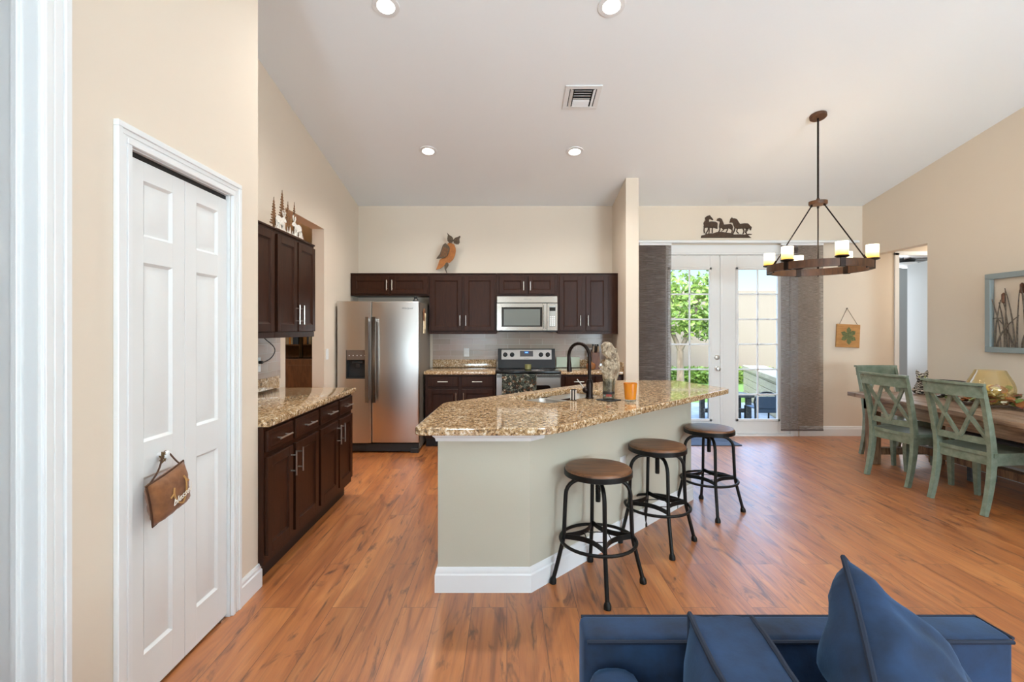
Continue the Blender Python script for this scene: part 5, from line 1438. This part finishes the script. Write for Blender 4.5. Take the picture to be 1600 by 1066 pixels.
q.tube([cp_(-.06, 0, .015), cp_(-.07, .05, .014), cp_(-.03, .085, .012), cp_(.02, .08, .012)], [.012, .012, .011, .008], 8)
o = q.build('body', m, t, 180); rm = o.modifiers.new('merge', 'REMESH'); rm.mode = 'VOXEL'; rm.voxel_size = .0035; rm.use_smooth_shade = True
for s_ in (-1, 1):
    e = MB(cz).ball(cp_(.051, s_ * .018, .157), .009, 10).build('eye', mat('cat_eye', '#b3b46a', .15), t)
    MB(cz).ball(cp_(.0585, s_ * .0185, .157), .0042, 8).build('pupil', M_BLACK, e)
t.scale = (1.18, 1.18, 1.18)
MB(cz).ball(cp_(.073, 0, .145), .0055, 8, sc=(1, 1, .7)).build('nose', mat('cat_nose', '#9b5f55', .5), t)

# ------------------------------------------------------------------ blessed pillow on the pantry knob
pc = Vector((XC + .062, 1.845, .785)); t = thing('hanging_pillow', 'small brown pillow lettered blessed, hanging from the pantry door knob', 'pillow', pc)
ang = math.radians(15)
ex = Vector((.10, math.cos(ang), math.sin(ang))).normalized(); ez = Vector((.05, -math.sin(ang), math.cos(ang))).normalized(); en = ex.cross(ez).normalized(); ez = en.cross(ex)
# local: x along ex, y along ez (up), z = normal facing +X
if en.x < 0: en = -en
Mp = frame_of(tuple(ex * .86), tuple(ez * .86), tuple(en * .95), tuple(pc))
def pillow_mesh(off, M, sx, sy, th, pinch=.07, n_=16, wr=0.0, seed=0, thb=None):
    q = MB(off); sheets = []
    for sg in (1, -1):
        g = []
        for j in range(n_ + 1):
            row = []
            for i in range(n_ + 1):
                u_ = i / n_ * 2 - 1; v_ = j / n_ * 2 - 1
                x = u_ * sx * (1 - pinch * (1 - v_ * v_) * abs(u_) ** 2); y = v_ * sy * (1 - pinch * (1 - u_ * u_) * abs(v_) ** 2)
                h_ = (th if sg > 0 or thb is None else thb) * (max(0, 1 - u_ ** 4) * max(0, 1 - v_ ** 4)) ** .62
                if wr:
                    ed = max(abs(u_), abs(v_)); w0 = noise.noise(Vector((u_ * 2.1 + seed, v_ * 2.1, sg))) * .5 + noise.noise(Vector((u_ * 5 + seed, v_ * 5, sg + 3))) * .28
                    h_ += wr * w0 * (1 - ed ** 6)
                    n1_ = noise.noise(Vector((u_ * 1.7 + 9, v_ * 1.7, seed)))
                    h_ += wr * .55 * (math.sin(u_ * 17 + 4 * n1_) * math.exp(-(1 - abs(v_)) * 3.2) + math.sin(v_ * 15 + 4 * n1_) * math.exp(-(1 - abs(u_)) * 3.2)) * (1 - ed ** 10)
                row.append((x, y, sg * h_))
            g.append(row)
        sheets.append(g)
    V = {}
    def vert(sg, i, j):
        edge = i in (0, n_) or j in (0, n_); key = (0 if edge else sg, i, j)
        if key not in V: V[key] = q._v(sheets[sg][j][i], M)
        return V[key]
    for sg in (0, 1):
        for j in range(n_):
            for i in range(n_):
                f = [vert(sg, i, j), vert(sg, i + 1, j), vert(sg, i + 1, j + 1), vert(sg, i, j + 1)]
                q.bm.faces.new(f if sg == 0 else f[::-1])
    edge = [sheets[0][0][i] for i in range(n_)] + [sheets[0][j][n_] for j in range(n_)] + [sheets[0][n_][i] for i in range(n_, 0, -1)] + [sheets[0][j][0] for j in range(n_, 0, -1)]
    return q, edge
m, n, l, b = newmat('brown_antler_pillow'); tn = noise_tex(n, l, coords(n, l), 30, 4); r = ramp(n, [(.3, '#6f4221'), (.7, '#8f5c33')]); l.new(tn.outputs[0], r.inputs[0]); l.new(r.outputs[0], b.inputs['Base Color']); b.inputs['Roughness'].default_value = .85
b.inputs['Sheen Weight'].default_value = .3
q, edge = pillow_mesh(pc, Mp, .105, .100, .045, .06, 16, .006, 2)
pb = q.build('cushion', m, t, 180)
q = MB(pc); q.tube([Mp @ Vector(e_) for e_ in edge], .004, 6, closed=True); q.build('piping', mat('dark_brown_piping', '#4a2a14', .8), pb)
def onp(x, y): 
    u_, v_ = x / .105, y / .10; return Vector((x, y, .045 * (max(0, 1 - u_ ** 4) * max(0, 1 - v_ ** 4)) ** .62 + .005))
M_TAN = mat('tan_print', '#b98a52', .85)
q = MB(pc)
for pts in ([(-.005, .045), (-.012, .02), (-.008, -.01), (.01, -.04), (.03, -.052)], [(.06, .065), (.068, .045), (.06, .0), (.045, -.035), (.03, -.052)], [(.068, .045), (.08, .03)], [(-.012, .02), (-.03, .01)]):
    q.tube(smooth([Mp @ onp(x_ - .018, y_) for x_, y_ in pts], 2), .0035, 6)
q.build('antler_print', M_TAN, pb)
tx = text_obj('lettering', 'blessed', .040, Matrix.Identity(4), mat('white_print', '#f2ece0', .7), pb, (0, 0, 0), .35, .0004, bold=.0006)
for v_ in tx.data.vertices:
    x, y = v_.co.x * 1.0 + .012, v_.co.y - .012 + v_.co.x * .12
    x = min(.098, x)
    v_.co = Mp @ (onp(x, y) + Vector((0, 0, .005 + v_.co.z))) - pc
kn = KN + Vector((.026, 0, 0)); q = MB(pc)
c1_ = Mp @ Vector((-.095, .094, .0)); c2_ = Mp @ Vector((.085, .094, 0))
q.tube(smooth([c1_, c1_.lerp(kn, .5) + Vector((.01, 0, 0)), kn + Vector((0, -.012, .016)), kn + Vector((0, .012, .016)), c2_.lerp(kn, .5) + Vector((.01, 0, 0)), c2_]), .0035, 6)
q.build('cord', mat('brown_cord', '#4b3020', .9), t)
q = MB(pc)
for k in range(7):
    a = k * .9; q.tube([kn + Vector((.006, -.02, 0)), kn + Vector((.012, -.03 + .02 * math.cos(a), .022 * math.sin(a))), kn + Vector((.010, -.022 + .012 * math.cos(a + .8), .014 * math.sin(a + .8)))], .0025, 6)
q.build('twine_bow', mat('twine', '#6a5230', .9), t)

# ------------------------------------------------------------------ sofa and cushions
so_ = Vector((.62, .30, 0)); sf_ = thing('sofa', 'navy blue velvet sofa in the bottom right foreground', 'sofa', so_)
AX0, AX1, AY0, AY1, AZ = .170, 1.115, 1.052, 1.140, .735
MB(so_).box(AX0, AX1, AY0, AY1, .06, AZ, .014, 3).build('arm', M_VEL, sf_, 60)
q = MB(so_); q.tube([(AX0 + .006, AY0 - .002, AZ - .008), (AX1 - .006, AY0 - .002, AZ - .008)], .0045, 6); q.tube([(AX0 + .006, AY1 - .002, AZ - .004), (AX1 - .006, AY1 - .002, AZ - .004), (AX1 - .001, AY0 + .004, AZ - .004)], .004, 6)
q.build('arm_piping', M_PIPE, sf_)
q = MB(so_); q.box(AX0, AX0 + .115, -.55, AY0 + .002, .06, .690, .045, 4); q.build('back_frame', M_VEL, sf_, 60)
MB(so_).box(AX0 + .005, AX1 - .02, -.55, AY0, .10, .30, .01).build('base', M_VEL, sf_)
MB(so_).box(AX0 + .118, AX1 - .01, -.545, AY0 - .004, .301, .445, .03, 3).build('seat_cushion', M_VEL, sf_, 60)
MB(so_).box(AX0, AX1, -.64, -.552, .06, AZ, .014, 3).build('arm', M_VEL, sf_, 60)
for x in (AX0 + .03, AX1 - .08):
    for y in (-.60, 1.06): MB(so_).box(x, x + .05, y, y + .05, 0, .061).build('foot', M_BLKM, sf_)
# boxed back cushion (part of the sofa set, loose)
def boxed(label, c, hx_, hy_, hz_, puff, M, off):
    t = thing('back_cushion', label, 'cushion', off)
    q = MB(off); n_ = 14
    def pt(u_, v_, w_):
        x, y, z = u_ * hx_, v_ * hy_, w_ * hz_
        e = (1 - v_ ** 4) * (1 - w_ ** 4)
        x += u_ * puff * max(0, e)
        y -= v_ * .012 * (1 - w_ * w_); z += w_ * .012 * (1 - v_ * v_)
        x += .006 * noise.noise(Vector((v_ * 3, w_ * 3, u_))) ; z += .006 * noise.noise(Vector((v_ * 2.5, u_ * 2, w_ + 5)))
        return (x, y, z)
    def face_grid(fn, n1, n2):
        V = [[q._v(pt(*fn(i / n1 * 2 - 1, j / n2 * 2 - 1)), M) for i in range(n1 + 1)] for j in range(n2 + 1)]
        for j in range(n2):
            for i in range(n1): q.bm.faces.new((V[j][i], V[j][i + 1], V[j + 1][i + 1], V[j + 1][i]))
    for s_ in (-1, 1):
        face_grid(lambda a, b_: (s_, a, b_), n_, n_); face_grid(lambda a, b_: (a, s_, b_), 6, n_); face_grid(lambda a, b_: (a, b_, s_), 6, n_)
    bmesh.ops.remove_doubles(q.bm, verts=q.bm.verts[:], dist=.0012)
    o = q.build('cover', M_VEL, t, 60)
    for s_ in (-1, 1):
        per = [pt(s_, a, 1) for a in [k / 10 * 2 - 1 for k in range(11)]] + [pt(s_, 1, 1 - k / 5) for k in range(1, 11)] + [pt(s_, 1 - k / 5, -1) for k in range(1, 11)] + [pt(s_, -1, -1 + k / 5) for k in range(1, 10)]
        q = MB(off); q.tube([M @ Vector(p_) for p_ in per], .0055, 7, closed=True); q.build('piping', M_PIPE, o)
    return t
cc = Vector((.422, .765, .628))
Mc = Matrix.Translation(cc) @ Matrix.Rotation(math.radians(-4), 4, 'Z') @ Matrix.Rotation(math.radians(6), 4, 'X')
boxed('boxed navy velvet back cushion with piped edges, left of the throw pillow', cc, .062, .235, .172, .045, Mc, Vector((.422, .765, .452)))
tipp = Vector((.666, .95, .96)); av = Vector((-.096, -.19, -.107)).normalized(); bv = Vector((.245, .03, -.27)).normalized()
nv = av.cross(bv).normalized(); bv = nv.cross(av).normalized()
S = .25; pcn = tipp + av * S + bv * S
Mpl = frame_of(tuple(-av), tuple(-bv), tuple(nv), tuple(pcn))
t = thing('throw_pillow', 'navy velvet throw pillow standing on its corner against the sofa arm', 'pillow', pcn)
q, edge = pillow_mesh(pcn, Mpl, S, S, .085, .10, 34, .027, 5, .13)
pb = q.build('cover', M_VEL, t, 180)
q = MB(pcn); q.tube([Mpl @ Vector(e_) for e_ in edge], .0055, 7, closed=True); q.build('piping', M_PIPE, pb)

# ------------------------------------------------------------------ office furniture seen through the pass-through
sbp = Vector((-3.15, 6.95, 0)); t = thing('sideboard', 'dark brown cabinet in the room behind the left opening', 'cabinet', sbp)
M_DKB = wood('dark_brown_wood', '#3a2519', '#573a28', (20, 20, 5), .5)
MB(sbp).box(-3.9, -2.3, 6.75, 7.25, 0, 1.0, .004).build('body', M_DKB, t)
for k in range(4): MB(sbp).box(-3.86 + k * .39, -3.51 + k * .39, 6.735, 6.749, .48, .92, .004).build('drawer', M_DKB, t)
for k in range(4): MB(sbp).box(-3.86 + k * .39, -3.51 + k * .39, 6.735, 6.749, .06, .45, .004).build('door', M_DKB, t)
mp_ = Vector((-3.0, 6.95, 1.001)); t = thing('computer_monitor', 'black monitor on a stand on the dark cabinet behind the left opening', 'monitor', mp_)
MB(mp_).box(-3.28, -2.70, 6.88, 7.05, 1.001, 1.012, .003).build('stand_base', M_BLACK, t); MB(mp_).box(-3.02, -2.97, 6.97, 7.0, 1.012, 1.40, .004).build('neck', M_BLACK, t)
MB(mp_).box(-3.32, -2.66, 6.93, 6.97, 1.33, 1.72, .005).build('screen', M_BLACK, t)
bk = Vector((-3.3, 7.9, 0)); t = thing('bookcase', 'tall dark bookcase at the back of the room behind the left opening', 'bookcase', bk)
q = MB(bk); q.box(-4.6, -4.57, 7.75, 8.05, 0, 1.85); q.box(-2.5, -2.47, 7.75, 8.05, 0, 1.85); q.box(-4.6, -2.47, 8.03, 8.05, 0, 1.85)
q.build('frame', M_DKB, t)
for z in (.03, .42, .80, 1.18, 1.52, 1.83): MB(bk).box(-4.57, -2.5, 7.75, 8.03, z - .02, z, .001).build('shelf', M_DKB, t)
rnd = random.Random(5); cols_ = ['#6d2a22', '#23364e', '#7a5a36', '#a7702f', '#2b2b2b', '#3f4c38', '#8a8478']
MBK = [mat('book_cloth_%s' % c_[1:], c_, .7) for c_ in cols_]
names_ = {'#6d2a22': 'red', '#23364e': 'navy', '#7a5a36': 'tan', '#a7702f': 'orange', '#2b2b2b': 'black', '#3f4c38': 'green', '#8a8478': 'gray'}
x = -4.0; i = 0
while x < -2.58:
    w_ = rnd.uniform(.03, .06); h_ = rnd.uniform(.22, .29); ci = rnd.randrange(len(MBK)); o_ = (x, 7.9, 1.1805)
    if i % 7 != 6:
        o = MB(o_).box(x, x + w_ - .002, 7.78, 7.98, 1.1805, 1.18 + h_, .002).build('book', MBK[ci])
        tag(o, 'upright book in the row on the dark bookcase behind the left opening', 'book', 'books on the office bookcase')
    x += w_; i += 1
bt = PX(481, 598, 6.72); t = thing('small_bottle', 'small white-capped bottle at the base of the dark cabinet behind the left opening', 'bottle', (bt.x, 6.69, 0))
lamp('AREA', 'office_ceiling_lamp', (-3.4, 5.2, 2.8), 50, (1, .83, .58), (0, 0, 0), shape='DISK', size=.5)
bpy.data.objects.remove(t)

# ceiling fan in the far bedroom
fp = Vector((6.62, 7.95, 2.72)); t = thing('ceiling_fan', 'ceiling fan with dark blades and white bowl light in the far bedroom', 'ceiling fan', fp)
MB(fp).cyl((fp.x, fp.y, 2.60), (fp.x, fp.y, 2.7195), .05, 16).build('mount', M_BLKM, t)
MB(fp).lathe([(.02, 2.60), (.11, 2.59), (.12, 2.56), (.10, 2.53), (.02, 2.525)], (fp.x, fp.y, 0), 24).build('motor', M_BLKM, t)
for k in range(5):
    Mk = Matrix.Translation((fp.x, fp.y, 2.575)) @ Matrix.Rotation(k * 2 * PI / 5 + .3, 4, 'Z') @ Matrix.Rotation(.2, 4, 'X')
    MB(fp).prism(rounded([(.12, -.04), (.60, -.07), (.62, .07), (.12, .04)], .03, 3), -.004, .004, Mk).build('blade', M_DKB, t)
MB(fp).lathe([(.14, 2.524), (.135, 2.49), (.10, 2.455), (.05, 2.44), (0, 2.437)], (fp.x, fp.y, 0), 24).build('light_bowl', mat('white_bowl_glass', '#eef1f2', .3), t)
q = MB(fp)
for dx, L_ in ((-.04, .35), (.03, .28)):
    q.cyl((fp.x + dx, fp.y - .10, 2.52 - L_), (fp.x + dx, fp.y - .10, 2.52), .003, 6); q.ball((fp.x + dx, fp.y - .10, 2.52 - L_), .012, 8)
q.build('pull_chain', M_BLKM, t)

# ------------------------------------------------------------------ outdoors
M_PAVE = wood('patio_pavers', '#666d73', '#8a9094', (3, 3, 3), .8); M_GRASS = rust('lawn_grass', '#42611e', '#6e8a38', 14, .9, 0)
struct('patio', MB().box(1.4, 5.0, YB + .14, 9.6, -.2, -.04), M_PAVE, smooth=0)
g = MB().box(-14, 22, 9.6, 24, -.3, -.06).build('lawn', M_GRASS, None, 0); tag(g, kind='structure')
M_STUC = paint('cream_stucco', '#837461', .9, .2, 30)
fe = tag(MB((5, 14, -.06)).box(-10, 22, 14, 14.15, -.1, 2.50).box(-10, 22, 13.97, 14.18, 2.48, 2.56).build('garden_wall', M_STUC, None, 0), 'tall cream wall at the back of the yard seen through the doors', 'wall')
# low slatted boards on the right
bA, bB = Vector((5.15, 10.4, -.05)), Vector((4.30, 7.5, -.05)); dB = (bB - bA); Lb = dB.length; dB.normalize(); nB = Vector((dB.y, -dB.x, 0))
if nB.x > 0: nB = -nB
t = thing('board_planter', 'low cream board-sided planter wall on the patio seen through the right door', 'planter', bA)
Mbp = frame_of(tuple(dB), (0, 0, 1), tuple(nB), tuple(bA))
M_CREAMB = wood('cream_boards', '#8b7f66', '#a1967b', (6, 6, 20), .7)
for k in range(5): MB(bA).box(0, Lb, .04 + k * .135, .165 + k * .135, 0, .025, .004, M=Mbp).build('board', M_CREAMB, t)
MB(bA).box(-.02, Lb + .02, .0, .04, -.35, .0, M=Mbp).box(0, Lb, .62, .70, -.38, .05, .004, M=Mbp).box(0, Lb, 0, .66, -.38, -.34, M=Mbp).build('cap', M_CREAMB, t)
# dark bench and blue chair on the patio
b0_ = Vector((3.55, 7.75, -.04)); t = thing('patio_bench', 'dark weathered wood bench on the patio outside the right door', 'bench', b0_)
M_WEA = wood('weathered_wood', '#3b3a38', '#75716a', (30, 4, 30), .8)
for k in range(4): MB(b0_).box(3.10, 3.85, 7.45 + k * .11, 7.55 + k * .11, .36, .40, .004).build('slat', M_WEA, t)
for x in (3.15, 3.74):
    for y in (7.47, 7.80): MB(b0_).box(x, x + .07, y, y + .07, -.04, .36, .004).build('leg', M_WEA, t)
MB(b0_).box(3.15, 3.81, 7.62, 7.68, .10, .16).build('stretcher', M_WEA, t)
c0_ = Vector((3.80, 7.02, -.04)); t = thing('patio_chair', 'blue-gray patio chair with a curved back outside the right door', 'chair', c0_)
M_BLU = mat('slate_blue_sling', '#465260', .6)
q = MB(c0_)
arc = [(3.62, 6.98, -.04), (3.62, 7.0, .30)] + [(3.80 - .18 * math.cos(a), 7.02, .36 + .14 * math.sin(a)) for a in [PI * k / 10 for k in range(11)]] + [(3.98, 7.0, .30), (3.98, 6.98, -.04)]
q.tube(arc, .014, 8); q.tube([(3.62, 7.30, -.04), (3.62, 7.30, .26), (3.98, 7.30, .26), (3.98, 7.30, -.04)], .014, 8); q.build('frame', M_BLKM, t)
MB(c0_).box(3.635, 3.965, 7.0, 7.015, .20, .44, .004).build('back_sling', M_BLU, t); MB(c0_).box(3.635, 3.965, 7.0, 7.30, .255, .27, .004).build('seat_sling', M_BLU, t)
# tree
tb_ = Vector((4.33, 12.0, -.06)); t = thing('yard_tree', 'leafy green tree with forked trunk on the lawn seen through the left door', 'tree', tb_)
M_BARK = wood('tree_bark', '#5a4a3a', '#8d7a64', (20, 20, 4), .9)
q = MB(tb_); fk = tb_ + Vector((0, 0, .95))
q.tube([tb_, tb_ + Vector((.01, 0, .4)), fk], [.11, .085, .085], 12)
q.tube([fk, fk + Vector((-.15, .05, .40)), fk + Vector((-.45, .1, 1.1)), fk + Vector((-.7, 0, 1.7))], [.06, .055, .045, .02], 10)
q.tube([fk, fk + Vector((.16, -.05, .38)), fk + Vector((.40, 0, 1.0)), fk + Vector((.55, .1, 1.7))], [.06, .055, .045, .02], 10)
q.build('trunk', M_BARK, t)
m, n, l, b = newmat('tree_leaves'); oi = noise_tex(n, l, coords(n, l), 2.5, 2); r = ramp(n, [(.3, '#48661c'), (.7, '#8a9c3e')]); l.new(oi.outputs[0], r.inputs[0]); l.new(r.outputs[0], b.inputs['Base Color']); b.inputs['Roughness'].default_value = .6
b.inputs['Transmission Weight'].default_value = 0.0
rnd = random.Random(9); q = MB(tb_)
cl = [(-.5, 0, 2.0, .7), (.4, 0, 1.9, .75), (-.1, .2, 2.5, .6), (.75, .1, 1.6, .42), (-.9, 0, 1.55, .4), (.55, 0, 2.5, .4), (.1, -.2, 1.65, .35), (.72, 0, 2.75, .16), (-1.0, .1, 2.1, .5), (.68, 0, 3.05, .12)]
for cx_, cy_, cz__, rr_ in cl:
    for i in range(int(1150 * rr_ * rr_) + 26):
        d_ = Vector((rnd.gauss(0, 1), rnd.gauss(0, 1), rnd.gauss(0, 1))).normalized() * rr_ * rnd.random() ** .45
        c = tb_ + Vector((cx_, cy_, cz__)) + d_
        R = Euler((rnd.random() * 6, rnd.random() * 6, rnd.random() * 6)).to_matrix(); s_ = rnd.uniform(.03, .06)
        q.bm.faces.new([q._v(c + R @ Vector((x * s_, y * s_ * 1.5, 0))) for x, y in ((-.6, -.3), (0, -1), (.6, -.3), (.5, .5), (0, 1), (-.5, .5))])
q.build('foliage', m, t, 0)
# hedge strip at the foot of the wall
q = MB((4.6, 13.4, -.06)); 
for i in range(5000):
    c = Vector((rnd.uniform(2.5, 7.5), rnd.uniform(13.0, 13.8), -.06 + .42 * rnd.random() ** .8)); R = Euler((rnd.random() * 6, rnd.random() * 6, rnd.random() * 6)).to_matrix(); s_ = rnd.uniform(.03, .06)
    q.bm.faces.new([q._v(c + R @ Vector((x * s_, y * s_ * 1.6, 0))) for x, y in ((-.6, 0), (0, -1), (.6, 0), (0, 1))])
tag(q.build('low_hedge', m, None, 0), 'low bright green hedge along the foot of the yard wall', 'hedge')
